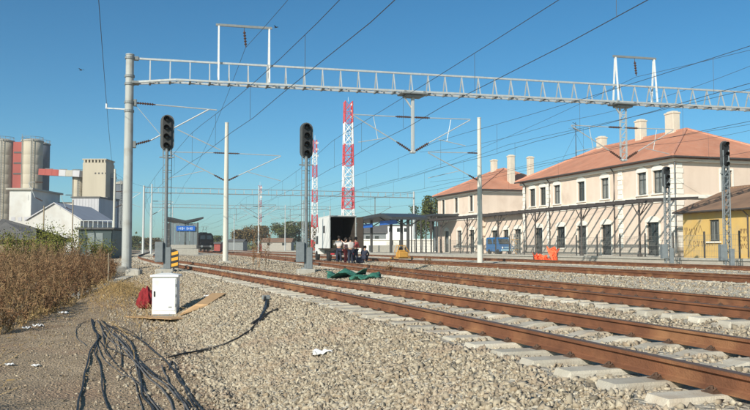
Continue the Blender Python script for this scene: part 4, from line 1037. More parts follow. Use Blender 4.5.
def works(name, label, px0, px1, ytop, d, m, depth=9, roof=None, cat='building', parts=None):
    a = lpos(px0, d); e = lpos(px1, d); w = (e - a).length; zt = atD(px0, ytop, d).z; mid = (a + e) / 2
    t = thing(name, label, cat, (mid.x, mid.y, zg), rad(-YAW)); b = MB(); b.bev((0, depth / 2, zt / 2), (w, depth, zt), .06); b.build('wall', m, t); return t, w, zt
t, w, zt = works('lift_tower', 'dull red panelled lift tower between the two tall silos', 10.5, 20, 141, D0 - 1, M['dullred'], 6)
b = MB()
for z in (zt - 3.5, zt - 7, zt - 10.5): b.box((0, -.06, z), (w * .8, .12, .5))
b.build('louvre', M['fence'], t); b = MB(); b.box((0, -.2, 9.5), (w * .9, .3, 19)); b.build('shaft_opening', M['silodark'], t)
b = MB(); b.bar((0, 3, zt), (0, 3, zt + 3), .12); b.bar((-.8, 3, zt + .8), (.8, 3, zt + .8), .12); b.build('aerial', M['galvd'], t)
t, w, zt = works('works_building', 'white boxy works building below the concrete silos', 8, 30, 189.5, 175, M['works_white'], 16)
b = MB(); b.bev((0, 8, zt + .15), (w + 1.2, 17.2, .4), .05); b.build('roof', M['concrete'], t)
b = MB()
for k in range(3): b.box((-w * .3 + k * w * .3, -.03, zt * .55), (.9, .06, .9))
b.build('hatch', M['lilac'], t)
t, w, zt = works('concrete_tower', 'square beige concrete tower with slotted parapet', 81, 104.5, 162, D0 - 10, M['silo'], 8)
b = MB()
for i in range(7): b.box((-w / 2 + .5 + i * (w - 1) / 6, 4, zt + .45), (.5, 8, .9))
b.bev((0, 4, zt + 1.05), (w + .3, 8.3, .35), .05); b.build('parapet', M['silo'], t)
b = MB()
for i in range(4): b.box((w * .05 + i * 1.1, -.03, zt - 3.4), (.45, .06, .5))
b.build('slot', M['fence'], t)
t, w, zt = works('clad_shed', 'pale lilac clad shed below the square concrete tower', 71, 98, 197.5, 165, M['lilac'], 12)
b = MB(); b.bev((0, 6, zt + .1), (w + .5, 12.5, .3), .04); b.build('roof', M['greyroof'], t)
b = MB()
for i in range(9): b.box((-w / 2 + .35 + i * (w - .7) / 8, -.02, zt / 2), (.05, .05, zt - .1))
b.build('cladding_rib', M['lilac'], t)
t, w, zt = works('shed_side', 'dark right side of the lilac clad shed as its own block', 98, 106, 198, 171, M['silodark'], 8)  # the clad shed's dark right side, added as a separate dark block
b = MB(); b.bev((0, 4, zt + .1), (w + .4, 8.4, .25), .04); b.build('roof', M['greyroof'], t)
t, w, zt = works('pale_annex', 'pale annex wall between white works building and lilac shed', 58, 72, 203, 185, M['trim'], 10)
b = MB(); b.bev((0, 5, zt + .1), (w + .4, 10.4, .25), .04); b.build('roof', M['greyroof'], t)
# gabled white shed
d = 140; a = lpos(27, d); e = lpos(80, d); w = (e - a).length; mid = (a + e) / 2; ze = atD(50, 220, d).z; zr = atD(50, 203.5, d).z
t = thing('gabled_shed', 'white gabled shed with low pitched roof behind the weeds', 'building', (mid.x, mid.y, zg), rad(-YAW))
b = MB(); b.prism([(-w/2, 0, 0), (w/2, 0, 0), (w/2, 0, ze), (0, 0, zr), (-w/2, 0, ze)], (0, 18, 0)); b.build('wall', M['works_white'], t)
for sg in (-1, 1): b = MB(); b.prism([(0, -.3, zr + .05), (sg * (w/2 + .4), -.3, ze - .12), (sg * (w/2 + .4), -.3, ze + .08), (0, -.3, zr + .25)], (0, 18.6, 0)); b.build('roof', M['lilac'], t)
b = MB(); b.box((0, -.05, 1.7), (3.4, .1, 3.4)); b.build('door', M['lilac'], t)
for x in (-.32, -.18, .18, .32): b = MB(); b.box((x * w, -.04, 3.0), (1.1, .08, .9)); b.build('window', M['glass'], t)
# conveyor bridge
a = atD(41, 172, D0 - 2); e = atD(82, 174, D0 - 8)
t = thing('conveyor_bridge', 'dull red and pale conveyor bridge from the silos to the concrete tower', 'conveyor', (a.x, a.y, zg))
for i, m in enumerate(('dullred', 'dullred', 'dullred', 'lilac', 'concrete', 'lilac')):
    p0 = a.lerp(e, i / 6); p1 = a.lerp(e, (i + 1) / 6 - .004); b = MB(); b.bar(p0, p1, 2.2, 2.0); b.build('panel', M[m], t)
for u in (.2, .55, .85): 
    p0 = a.lerp(e, u); b = MB(); b.bar(p0 + Vector((0, 0, -1)), p0 + Vector((0, 0, 1.3)), 2.4, .2); b.build('hoop', M['galvd'], t)
world_children(t)
# teal booth and old grey roof
t, w, zt = works('substation_booth', 'dark teal glazed booth with flat roof and rail behind the weeds', 78, 112, 229.5, 80, M['teal'], 4)
b = MB(); b.bev((0, 2, zt + .1), (w + .6, 4.6, .22), .03); b.build('roof', M['fence'], t)
for i in range(4): b = MB(); b.box((-w / 2 + w * (i + .5) / 4, -.03, zt * .55), (w / 4 - .15, .05, zt * .7)); b.build('glass_panel', M['glasspan'] if i in (1, 2) else M['teal'], t)
b = MB()
for i in range(8): b.bar((-w / 2 + i * w / 7, 0, zt + .2), (-w / 2 + i * w / 7, 0, zt + .9), .05)
b.bar((-w / 2, 0, zt + .9), (w / 2, 0, zt + .9), .05); b.build('railing', M['galv'], t)
# lattice pylon right of the booth
p = atD(122.5, 250, 92)
t = thing('lattice_mast', 'thin dark lattice mast between booth and thick gantry mast', 'mast', (p.x, p.y, .2), rad(-YAW)); H = atD(122, 203, 92).z
b = MB()
for x in (-.35, .35):
    for y in (-.35, .35): b.bar((x, y, 0), (x * .5, y * .5, H), .07)
b.build('legs', M['galvd'], t)
b = MB(); z = 0; 
while z < H - .8:
    k = .35 * (1 - .5 * z / H)
    for y in (-k, k): b.bar((-k, y, z), (k, y, z + .8), .04); b.bar((k, y, z), (-k, y, z + .8), .04)
    z += .8
tag(b.build('bracing', M['galvd'], t), kind='stuff')
a = atD(-14, 250, 62); e = atD(38, 250, 62); w = (e - a).length; mid = (a + e) / 2
t = thing('old_shed', 'old dark shed with sloping grey roof at the left edge', 'building', (mid.x, mid.y, .2), rad(-YAW))
zl_, zr_ = atD(0, 221, 62).z, atD(0, 238.5, 62).z
b = MB(); b.bev((0, 3, (zr_ - .3) / 2), (w - .5, 6, zr_ - .3), .03); b.build('wall', M['wood'], t)
b = MB(); b.prism([(-w / 2 - .2, -.6, zr_ - .3), (w / 2 + .1, -.6, zr_ - .35), (w / 2 - 1.5, 3, zr_ + .6), (-w / 2 - .2, 3, zl_)], (0, .02, .12)); b.prism([(w / 2 + .1, 6.6, zr_ - .35), (-w / 2 - .2, 6.6, zr_ - .3), (-w / 2 - .2, 3.03, zl_), (w / 2 - 1.5, 3.03, zr_ + .6)], (0, .02, .12)); b.build('roof', M['greyroof'], t)

# ------------------------------------------------------------------ red and white lattice towers
def tower(label, px, ytop, d, wb, wt, bands, zbase=.2):
    p = atD(px, 250, d); H = atD(px, ytop, d).z - zbase
    t = thing('lattice_tower', label, 'tower', (p.x, p.y, zbase), rad(-YAW + 12), 'red and white lattice towers')
    for i in range(bands):
        z0, z1 = H * i / bands, H * (i + 1) / bands; b = MB(); wd = lambda z: (wb + (wt - wb) * z / H) / 2; th = wb * .045
        for sx in (-1, 1):
            for sy in (-1, 1): b.bar((sx * wd(z0), sy * wd(z0), z0), (sx * wd(z1), sy * wd(z1), z1), th * 1.6)
        k = max(2, int((z1 - z0) / (wb * .8)))
        for j in range(k):
            a, e = z0 + (z1 - z0) * j / k, z0 + (z1 - z0) * (j + 1) / k; A, E = wd(a), wd(e)
            for s in (-1, 1):
                b.bar((-A, s * A, a), (E, s * E, e), th); b.bar((A, s * A, a), (-E, s * E, e), th); b.bar((s * A, -A, a), (s * E, E, e), th); b.bar((s * A, A, a), (s * E, -E, e), th); b.bar((-A, s * A, a), (A, s * A, a), th)
        b.build('section', M['red'] if (bands - 1 - i) % 2 == 0 else M['white'], t)
    b = MB()
    for k in range(3): b.cyl((wt * .5, 0, H - 1 - k * 2), (wt * .5, -.5, H - 1 - k * 2), .45, .45, 10)
    b.build('dish', M['white'], t); b = MB(); b.cyl((0, 0, H), (0, 0, H + 1.5), .06, .04, 6); b.build('tip_rod', M['white'], t)
tower('tall red and white lattice tower rising behind the white truck', 348, 100, 240, 3.6, 2.3, 7)
tower('thin red and white lattice tower just right of the lone signal', 314.5, 139, 240, 1.8, 1.1, 9)
tower('distant small red topped lattice mast above the tall weeds', 259.5, 185, 330, 1.5, 1.0, 9)

# ------------------------------------------------------------------ plants
def ribbons(n_pl, pos, hts, nb, leaf, lsize, lean=.25, wstem=.009, spread=.5, leaves=3):
    "many branching weeds as one vertex and face array"
    V = []; F = []; off = 0
    def quadstrip(A, B, w0, w1):
        nonlocal off
        d = B - A; side = np.cross(d, RNG.normal(size=d.shape)); side /= np.linalg.norm(side, axis=1)[:, None] + 1e-9
        v = np.stack([A - side * w0[:, None], A + side * w0[:, None], B + side * w1[:, None], B - side * w1[:, None]], 1)
        k = len(A); V.append(v.reshape(-1, 3)); F.append(np.arange(k * 4).reshape(k, 4) + off); off += k * 4
    n = len(pos); up = np.zeros((n, 3)); up[:, 2] = 1
    dirn = RNG.normal(0, lean, (n, 3)); dirn[:, 2] = 1
    mid = pos + dirn * (hts * .55)[:, None]; bend = RNG.normal(0, lean * .7, (n, 3)); bend[:, 2] = 0
    tip = pos + (dirn + bend) * hts[:, None]
    one = np.ones(n); quadstrip(pos, mid, one * wstem, one * wstem * .8); quadstrip(mid, tip, one * wstem * .8, one * wstem * .3)
    for k in range(nb):
        u = RNG.uniform(.2, 1, n)[:, None]; base = np.where(u < .55, pos + (mid - pos) * (u / .55), mid + (tip - mid) * ((u - .55) / .45))
        L = hts * RNG.uniform(.14, .36, n) * (1.15 - u[:, 0] * .6); a = RNG.uniform(0, 2 * np.pi, n)
        d = np.stack([np.cos(a) * spread, np.sin(a) * spread, RNG.uniform(.45, 1.1, n)], -1) * L[:, None]; end = base + d
        quadstrip(base, end, one * wstem * .55, one * wstem * .25)
        for j in range(leaves):
            q = base + d * RNG.uniform(.3, 1.05, n)[:, None]; dd = RNG.normal(0, 1, (n, 3)) * lsize * RNG.uniform(.5, 1.4, n)[:, None]
            quadstrip(q, q + dd, one * lsize * .22, one * lsize * .10)
    return np.concatenate(V), np.concatenate(F)
def edge_x(y): return np.interp(y, [10, 15.3, 20, 24, 31, 39, 46], [-3.6, -2.55, -2.1, -1.65, -1.25, -1.0, -1.05])
def weed_field(name, label, n, y0, y1, w, h0, h1, m, nb, lsize, bias=1.3, **kw):
    y = RNG.uniform(y0, y1, n); x = edge_x(y) - w * RNG.uniform(0, 1, n) ** bias
    clump = .62 + .38 * np.sin(1.1 * x + .7 * y) * np.sin(.8 * y - .5 * x + 1) + RNG.uniform(-.15, .25, n)
    gap = np.sin(2.3 * x + 1.9 * y) * np.sin(1.7 * y - 2.1 * x + .7) + .5 * np.sin(4.9 * x - 3.3 * y); ok_ = gap > -.35; x, y, clump = x[ok_], y[ok_], clump[ok_]; n = len(x)
    clump = clump + .35 * gap[ok_]
    dist = edge_x(y) - x; h = (h0 + (h1 - h0) * np.clip(clump, 0, 1.2)) * (.45 + .55 * sstep(0, 1.3, dist)) * RNG.uniform(.75, 1.15, n)
    V, F = ribbons(n, np.stack([x, y, ground_z(x, y) - .02], -1), h, nb, True, lsize, **kw)
    return tag(obj(name, np_mesh(name, V, F, m)), label, 'weeds', kind='stuff')
weed_field('dry_weeds', 'tall rusty brown dry weeds massed at the left', 2900, 16, 47, 9, .38, 1.15, M['weed'], 14, .045, 1.2, lean=.26, wstem=.007, leaves=3)
weed_field('bare_stalks', 'taller bare reddish stalks sticking out of the dry weeds', 1100, 17, 46, 8, .65, 1.6, M['stalk'], 9, .03, 1.1, lean=.13, wstem=.007, leaves=2, spread=.35)
weed_field('dry_grass', 'pale straw coloured dry grass at the foot of the weeds', 5200, 11, 46, 6, .18, .5, M['straw'], 2, .05, 1.7, lean=.45, wstem=.006, leaves=1)
def tuft_grass(name, label, cx, cy, sx, sy, n, h0, h1, m):
    x = RNG.normal(cx, sx, n); y = RNG.normal(cy, sy, n); z = np.array([surf(a, c) for a, c in zip(x, y)]); V, F = ribbons(n, np.stack([x, y, z - .01], -1), RNG.uniform(h0, h1, n), 2, True, .03, lean=.5, wstem=.004, leaves=1)
    return tag(obj(name, np_mesh(name, V, F, m)), label, 'grass', kind='stuff')
tuft_grass('dry_grass', 'straw grass covering the low mound left of the red sack', -.55, 25.2, .4, 1.5, 900, .1, .38, M['straw'])
tuft_grass('dry_grass', 'dry grass beyond the left edge whose shadow streaks the dirt', -2.15, 7.7, .22, .9, 500, .3, .7, M['straw'])
tuft_grass('dry_grass', 'thin straw grass on the bank behind the white cabinet', .1, 24, .5, 5, 500, .1, .35, M['straw'])
n = 7000; y = 6 + 22 * RNG.uniform(0, 1, n); x = np.minimum(edge_x(y) + np.abs(RNG.normal(0, 1.0, n)) - .6, 1.4); c = np.stack([x, y, ground_z(x, y) + .012], -1)
d1 = RNG.normal(0, 1, (n, 3)) * np.array([1, 1, .25]); d1 /= np.linalg.norm(d1, axis=1)[:, None]; d2 = np.cross(d1, np.array([0, 0, 1.0]) + RNG.normal(0, .3, (n, 3))); s_ = RNG.uniform(.012, .05, n)[:, None]
V = np.stack([c - d1 * s_, c - d2 * s_ * .18, c + d1 * s_, c + d2 * s_ * .18], 1).reshape(-1, 3)
tag(obj('plant_litter', np_mesh('plant_litter', V, np.arange(len(V)).reshape(-1, 4), M['straw'])), 'scattered straw and dead leaf litter on the dirt', 'litter', kind='stuff')
# off to the left nearer the camera: the weeds whose shadows streak the dirt
def shrub(label, loc, h, r, m, n=260, name='shrub'):
    t = thing(name, label, 'shrub', loc, 0, 'shrubs at the left'); b = MB(); rr = random.Random(int(h * 1000 + n)); tips = []
    for i in range(11):
        a = rr.uniform(0, 6.28); q = Vector((math.cos(a) * r * rr.uniform(.3, .85), math.sin(a) * r * rr.uniform(.3, .85), h * rr.uniform(.55, .95)))
        b.tube([(0, 0, -.05), q * .5 + Vector((0, 0, h * .08)), q], .022, 5, .006); tips.append(q)
    b.build('stem', M['bark'], t)
    c = np.array([tips[i % 11][:] for i in range(n * 6)]) * RNG.uniform(.55, 1.1, (n * 6, 1)) + RNG.normal(0, r * .17, (n * 6, 3)); c[:, 2] = np.maximum(c[:, 2], .08)
    d1 = RNG.normal(0, 1, (len(c), 3)); d1 /= np.linalg.norm(d1, axis=1)[:, None]; d2 = np.cross(d1, RNG.normal(0, 1, c.shape)); d2 /= np.linalg.norm(d2, axis=1)[:, None]
    s = RNG.uniform(.03, .065, len(c))[:, None]; V = np.stack([c - d1 * s, c - d2 * s * .5, c + d1 * s, c + d2 * s * .5], 1).reshape(-1, 3)
    o = obj('foliage', np_mesh('foliage', V, np.arange(len(V)).reshape(-1, 4), m), t); return t
for px, d, h, r, lab in ((66, 41, 2.35, 1.5, 'yellow green shrub rising above the dry weeds before the teal booth'), (50, 44, 2.2, 1.4, 'yellow green shrub in front of the white gabled shed'), (22, 36, 1.9, 1.2, 'olive shrub standing in the weeds at the left edge'), (101, 46, 1.5, 1.0, 'low straw green shrub beside the thick gantry mast')):
    p = atD(px, 250, d); shrub(lab, (p.x, p.y, float(ground_z(p.x, p.y))), h, r, M['weedg'], 330)
def weed(label, px, py, h, n=1):
    p = hit(px, py); k = 3
    pos = np.array([[p.x + random.uniform(-.15, .15), p.y + random.uniform(-.15, .15), p.z - .02] for i in range(k)]); V, F = ribbons(k, pos, np.array([h * random.uniform(.7, 1) for i in range(k)]), 16, True, .06, lean=.08, wstem=.012, spread=.35, leaves=3)
    tag(obj('dry_weed', np_mesh('dry_weed', V, F, M['weed'])), label, 'weed', 'tall dry weeds between the tracks')
for i, (px, py, h) in enumerate(((251, 267, 1.5), (259, 268, 2.3), (267, 269, 1.9))):
    weed(('shortest and leftmost of the tall dry weeds between the nearest tracks', 'tallest and middle one of the dry weeds between the nearest tracks', 'rightmost of the three tall dry weeds left of the lone signal')[i], px, py, h)
weed('small dry weed among the pale gravel right of the yellow machine', 428, 266, .5); weed('small dry weed sprouting beside the green tarpaulin', 388, 274, .35)

def tree(label, px, d, ytop, wpx, m, nleaf=2600, zb=0.0, ls=.3, name='tree', bare=0):
    p = atD(px, 250, d); H = atD(px, ytop, d).z - zb; R = wpx * d / FPX / 2
    t = thing(name, label, 'tree', (p.x, p.y, zb), random.uniform(0, 6), 'trees in the distance'); b = MB(); rr = random.Random(int(px * 7 + d)); tips = []
    b.tube([(0, 0, 0), (.1, .05, H * .25), (.05, -.1, H * .5), (0, 0, H * .75)], H * .028, 7, H * .008)
    for i in range(16):
        a = rr.uniform(0, 6.28); u = rr.uniform(.25, .65); q = Vector((math.cos(a) * R * rr.uniform(.35, .9), math.sin(a) * R * rr.uniform(.35, .9), H * rr.uniform(u + .05, .93))); s = Vector((.05, 0, H * u))
        b.tube([s, s.lerp(q, .5) + Vector((0, 0, H * .04)), q], H * .011, 5, H * .003); tips.append(q)
    b.build('trunk', M['bark'], t)
    T_ = np.array([q[:] for q in tips]); c = T_[RNG.integers(0, 16, nleaf)] + RNG.normal(0, 1, (nleaf, 3)) * np.array([R * .2, R * .2, H * .085]); c[:, 2] = np.clip(c[:, 2], H * .14, H)
    d1 = RNG.normal(0, 1, (nleaf, 3)); d1 /= np.linalg.norm(d1, axis=1)[:, None]; d2 = np.cross(d1, RNG.normal(0, 1, c.shape)); d2 /= np.linalg.norm(d2, axis=1)[:, None]
    s = RNG.uniform(.5, 1.2, nleaf)[:, None] * ls; V = np.stack([c - d1 * s, c - d2 * s * .6, c + d1 * s, c + d2 * s * .6], 1).reshape(-1, 3)
    obj('crown', np_mesh('crown', V, np.arange(len(V)).reshape(-1, 4), m), t); return t
for px, d, yt, w, m, lab in ((242, 270, 230, 22, 'leafb', 'low brownish tree just right of the locomotive'), (257, 290, 226, 26, 'leafb', 'bare brown tree left of the small brown roofed house'), (283, 300, 223, 26, 'leafg', 'olive green tree directly above the small brown roofed house'), (299, 310, 222, 26, 'leafg', 'olive green tree just left of the lone signal'), (318, 305, 225, 24, 'leafb', 'brownish tree right of the lone signal'), (333, 320, 229, 24, 'leafg', 'low green tree behind the white truck'), (370, 300, 230, 36, 'leafg', 'green tree behind the grey house roof'),
        (431, 150, 196, 20, 'leafg', 'green tree rising behind the left end of the station'), (422, 175, 206, 22, 'leafg', 'lower green tree left of the station block'), (213, 340, 236, 22, 'leafg', 'very distant low green tree left of the locomotive'), (152, 350, 238, 30, 'leafb', 'very distant low tree at the end of the nearest track'), (128, 330, 236, 34, 'leafg', 'distant low tree behind the thick gantry mast')):
    tree(lab, px, d, yt, w, M[m], 3600 if d > 200 else 3000, ls=.38 if d > 200 else .22)
# far-off belt of trees that closes the plain
c = []; 
for i in range(900):
    a = rad(YAW) + rad(RNG.uniform(-42, 42)); R_ = RNG.uniform(520, 640); n_ = 22; h = RNG.uniform(4, 9)
    c.append(np.array([math.sin(a) * R_, math.cos(a) * R_, -.3]) + np.abs(RNG.normal(0, 1, (n_, 3))) * np.array([5, 5, h * .42]) * np.sign(RNG.normal(0, 1, (n_, 3)) + np.array([0, 0, 9])))
c = np.concatenate(c); d1 = RNG.normal(0, 1, c.shape); d2 = np.cross(d1, RNG.normal(0, 1, c.shape)); d1 /= np.linalg.norm(d1, axis=1)[:, None]; d2 /= np.linalg.norm(d2, axis=1)[:, None]
V = np.stack([c - d1 * 1.1, c - d2 * .8, c + d1 * 1.1, c + d2 * .8], 1).reshape(-1, 3)
tag(obj('far_wood', np_mesh('far_wood', V, np.arange(len(V)).reshape(-1, 4), M['leafg'])), 'thin belt of trees along the horizon', 'wood', kind='stuff')

# ------------------------------------------------------------------ things by the track side
# white cabinet
p = hit(166, 319); cw, cd_, ch = .56, .42, .88
t = thing('relay_cabinet', 'white metal trackside cabinet with sloping lid standing on brown boards', 'cabinet', (p.x, p.y + .2, p.z + .02), rad(-13))
b = MB(); b.bev((0, 0, .04), (cw - .04, cd_ - .04, .08), .01); b.build('base', M['galvd'], t)
b = MB(); b.bev((0, 0, .08 + ch / 2), (cw, cd_, ch), .012); bo = b.build('body', M['cabinet'], t)
b = MB(); b.bev((0, -cd_ / 2 - .006, .08 + ch * .53), (cw - .05, .014, ch * .86), .005); dr = b.build('door', M['cabinet'], t)
b = MB(); b.bev((-cw * .4, -cd_ / 2 - .022, .08 + ch * .55), (.03, .03, .13), .006); b.build('handle', M['black'], dr)
b = MB(); b.bev((cw * .25, -cd_ / 2 - .0155, .08 + ch * .2), (.08, .005, .03), .002); b.build('plate', M['galvd'], dr)
b = MB(); b.bev((cw / 2 + .006, 0, .08 + ch * .75), (.014, .12, .2), .004); 
for k in range(5): b.box((cw / 2 + .014, 0, .08 + ch * .68 + k * .03), (.006, .1, .01))
b.build('vent', M['white'], t)
for z_ in (.25, .5, .78): b = MB(); b.cyl((cw * .47, -cd_ / 2 - .012, .08 + ch * z_ - .03), (cw * .47, -cd_ / 2 - .012, .08 + ch * z_ + .03), .012, .012, 8); b.build('hinge', M['galvd'], dr)
z = .08 + ch; b = MB(); o_ = .045
b.add([(-cw/2 - o_, -cd_/2 - o_, z), (cw/2 + o_, -cd_/2 - o_, z), (cw/2 + o_, cd_/2 + o_, z), (-cw/2 - o_, cd_/2 + o_, z), (-cw/2 - o_, -cd_/2 - o_, z + .045), (cw/2 + o_, -cd_/2 - o_, z + .045), (cw/2 + o_, cd_/2 + o_, z + .045), (-cw/2 - o_, cd_/2 + o_, z + .045), (-cw * .15, 0, z + .09), (cw * .15, 0, z + .09)],
      [(3, 2, 1, 0), (0, 1, 5, 4), (1, 2, 6, 5), (2, 3, 7, 6), (3, 0, 4, 7), (4, 5, 9, 8), (6, 7, 8, 9), (5, 6, 9), (7, 4, 8)]); b.build('lid', M['cabinet'], t)
b = MB(); b.cyl((-.1, 0, z + .07), (-.1, 0, z + .12), .02, .02, 8); b.cyl((.12, 0, z + .07), (.12, 0, z + .12), .02, .02, 8); b.build('lifting_eye', M['galvd'], t)
# boards
def board(label, pts, w, th, m='cardboard'):
    P = [Vector(q) for q in pts]; b = MB(); vs = []; fs = []; n = len(P)
    for i, q in enumerate(P):
        d = (P[min(i+1, n-1)] - P[max(i-1, 0)]); s = Vector((-d.y, d.x, 0)).normalized() * w / 2; up = Vector((0, 0, th))
        vs += [q - s, q + s, q + s + up, q - s + up]
    for i in range(n - 1):
        for j in range(4): fs.append((i*4+j, i*4+(j+1)%4, i*4+4+(j+1)%4, i*4+4+j))
    fs += [(3, 2, 1, 0), ((n-1)*4, (n-1)*4+1, (n-1)*4+2, (n-1)*4+3)]; b.add(vs, fs); return tag(b.build('brown_board', M[m]), label, 'board')
a_ = hit(136, 317); c_ = hit(182, 319.5); board('flat brown board lying under the white cabinet', [a_ + Vector((0, 0, .01)), c_ + Vector((0, 0, .01))], .5, .02)
a_ = hit(180, 317) + Vector((0, -.1, .05)); m_ = hit(202, 308); m_ = Vector((m_.x, m_.y, m_.z + .06)); c_ = hit(219, 297.5) + Vector((0, 0, .08)); board('brown board sloping up the ballast to the right of the white cabinet', [a_, m_, c_], .34, .03)
# red cloth
p = hit(146, 309); b = MB(); bm = bmesh.new(); bmesh.ops.create_icosphere(bm, subdivisions=4, radius=1)
for v in bm.verts:
    q = v.co.copy(); f = 1 + .16 * math.sin(7 * q.x + 3 * q.z) * math.sin(5 * q.y + 4 * q.z) + .10 * math.sin(15 * q.x + 2 * q.y) + .07 * math.sin(21 * q.y - 9 * q.z)
    v.co = Vector((q.x * .19 * f * (1.15 - .35 * q.z), q.y * .15 * f * (1.1 - .3 * q.z), .29 + q.z * .30 * (1 + .12 * math.sin(9 * q.x))))
    v.co.z = max(v.co.z, 0)
me = bpy.data.meshes.new('red_sack'); bm.to_mesh(me); bm.free(); me.materials.append(M['redcloth']); me.polygons.foreach_set('use_smooth', [True] * len(me.polygons))
tag(obj('red_sack', me, None, (p.x, p.y, p.z - .01)), 'crumpled dark red cloth sack left of the white cabinet', 'sack')
# striped marker
p = ground_at(173.5, d=34.5); t = thing('striped_marker', 'round topped black and yellow striped marker board behind the white cabinet', 'marker', (p[0], p[1], p[2] - .05), rad(-YAW))
zb_, zt_ = atD(173, 268, 34.5).z - p[2] + .05, atD(173, 249, 34.5).z - p[2] + .05; w_ = .44; zc_ = (zb_ + zt_) / 2; hh_ = zt_ - zb_
b = MB(); st = stadium(w_, hh_ + w_ / 2); st = [(x, y - w_ / 4) for x, y in st]; st = [(x, max(y, -hh_ / 2)) for x, y in st]; b.prism([(x, 0, zc_ + y) for x, y in st], (0, .05, 0)); bd = b.build('board', M['black'], t)
for k in range(3):
    z0 = zb_ + .02 + k * .25; b = MB(); b.prism([(-w_ * .46, -.006, z0), (w_ * .46, -.006, z0 + .10), (w_ * .46, -.006, z0 + .235), (-w_ * .46, -.006, z0 + .135)], (0, .004, 0)); b.build('stripe', M['stripe_y'], bd)
b = MB(); b.bar((0, .08, 0), (0, .08, zt_ - .1), .06); b.build('post', M['galvd'], t)
# cable trough lids by the mast
a_ = hit(72, 299); c_ = hit(136, 273.5); t = thing('cable_trough', 'row of pale concrete trough lids leading to the thick gantry mast', 'trough', (a_.x, a_.y, a_.z)); n = 22; dv = (c_ - a_); ang = math.atan2(dv.y, dv.x)
b = MB(); b.bev((0, 0, 0), (dv.length / n * .96, .45, .10), .015); lm = b.mesh('lid', M['concrete'])
for i in range(n): q = a_.lerp(c_, (i + .5) / n); o = obj('lid', lm, t, (q.x - a_.x, q.y - a_.y, float(ground_z(q.x, q.y)) - a_.z + .05), ang + random.uniform(-.03, .03))
for px, py, sz, lab in ((119, 273, .5, 'concrete block left of the thick mast foot'), (134, 276, .45, 'concrete block at the right of the thick mast foot')):
    p = hit(px, py); b = MB(); b.bev((0, 0, sz * .3), (sz * 1.4, sz, sz * .7), .05); o = b.build('concrete_block', M['concrete']); o.location = p; o.rotation_euler = (0, 0, random.uniform(-.4, .4)); tag(o, lab, 'block')
p = hit(107.5, 286); b = MB(); b.tube([(0, 0, -.1), (.03, 0, .6), (.02, .02, 1.25)], .035, 7, .03); o = b.build('wooden_stake', M['wood']); o.location = p; tag(o, 'crooked wooden stake leaning by the trough lids', 'stake')
# cables
def zc(x, y): return (60 + x / 2.93, 270 + y / 2.93)
CB = [
    ('black cable at the far left of the bundle', [(92, 145), (98, 180), (112, 200), (88, 245), (75, 300), (62, 360), (50, 415), (40, 470)], .019, 'cable'),
    ('thin black cable second from the left of the bundle', [(95, 150), (108, 200), (103, 250), (120, 290), (122, 340), (140, 412), (160, 470)], .014, 'cable'),
    ('thick cable sweeping right and ending the bundle at its right edge', [(120, 150), (140, 165), (200, 190), (250, 220), (300, 265), (325, 290), (350, 330), (380, 370), (410, 412), (450, 470)], .019, 'cable'),
    ('grey cable running down the middle of the bundle', [(110, 150), (135, 200), (190, 240), (230, 290), (270, 330), (310, 370), (330, 412), (350, 470)], .017, 'cablegrey'),
    ('short loose cable end inside the bundle', [(130, 160), (160, 195), (176, 225), (180, 285)], .011, 'cable'),
    ('black cable bending sharply down in the bundle middle', [(150, 170), (205, 215), (225, 270), (236, 320), (240, 370), (270, 412), (290, 470)], .019, 'cable'),
    ('thin cable curled in an arc left of the bundle top', [(85, 150), (60, 160), (46, 180), (52, 205), (78, 225)], .009, 'cablegrey'),
    ('grey cable next to the right edge of the bundle', [(140, 180), (200, 240), (250, 300), (310, 345), (350, 385), (375, 415), (410, 470)], .017, 'cablegrey'),
    ('dark cable crossing the bundle from its left loop', [(125, 165), (130, 220), (160, 240), (220, 270), (290, 325), (340, 375), (372, 412), (400, 470)], .016, 'cable'),
    ('thin cable hooked over the top of the bundle', [(237, 205), (233, 170), (200, 155), (150, 150)], .009, 'cablegrey'),
    ('short kinked cable near the right edge of the bundle', [(298, 285), (312, 320), (322, 342), (345, 370), (365, 412), (380, 470)], .014, 'cablegrey'),
    ('black cable doubling back beside the right edge of the bundle', [(318, 300), (330, 272), (345, 310), (365, 350), (396, 412), (430, 470)], .016, 'cable'),
    ('thin brown cable wandering across the bundle from the left', [(105, 215), (125, 260), (170, 300), (215, 330), (232, 380), (250, 470)], .010, 'cablegrey'),
]
CB += [
    ('thin looping cable left of the middle with a wide curl', [(115, 160), (150, 200), (165, 240), (150, 262), (130, 235), (150, 205), (190, 225), (215, 262)], .009, 'cablegrey'),
    ('grey cable hugging the black bend in the bundle middle', [(135, 168), (190, 215), (214, 262), (228, 310), (250, 365), (285, 412), (310, 470)], .013, 'cablegrey'),
    ('dark cable second from the right edge of the bundle', [(150, 185), (215, 250), (262, 298), (318, 338), (355, 378), (388, 415), (425, 470)], .014, 'cable'),
    ('thin grey cable crossing from right to left over the bundle', [(300, 268), (270, 262), (225, 282), (205, 300), (232, 345), (262, 380), (300, 415), (330, 470)], .009, 'cablegrey'),
    ('short black offcut lying across the bundle top', [(128, 172), (165, 168), (205, 182), (240, 212)], .012, 'cable'),
    ('thin black cable trailing to the bottom between the left pair', [(112, 205), (150, 262), (196, 310), (240, 345), (262, 390), (278, 470)], .010, 'cable')]
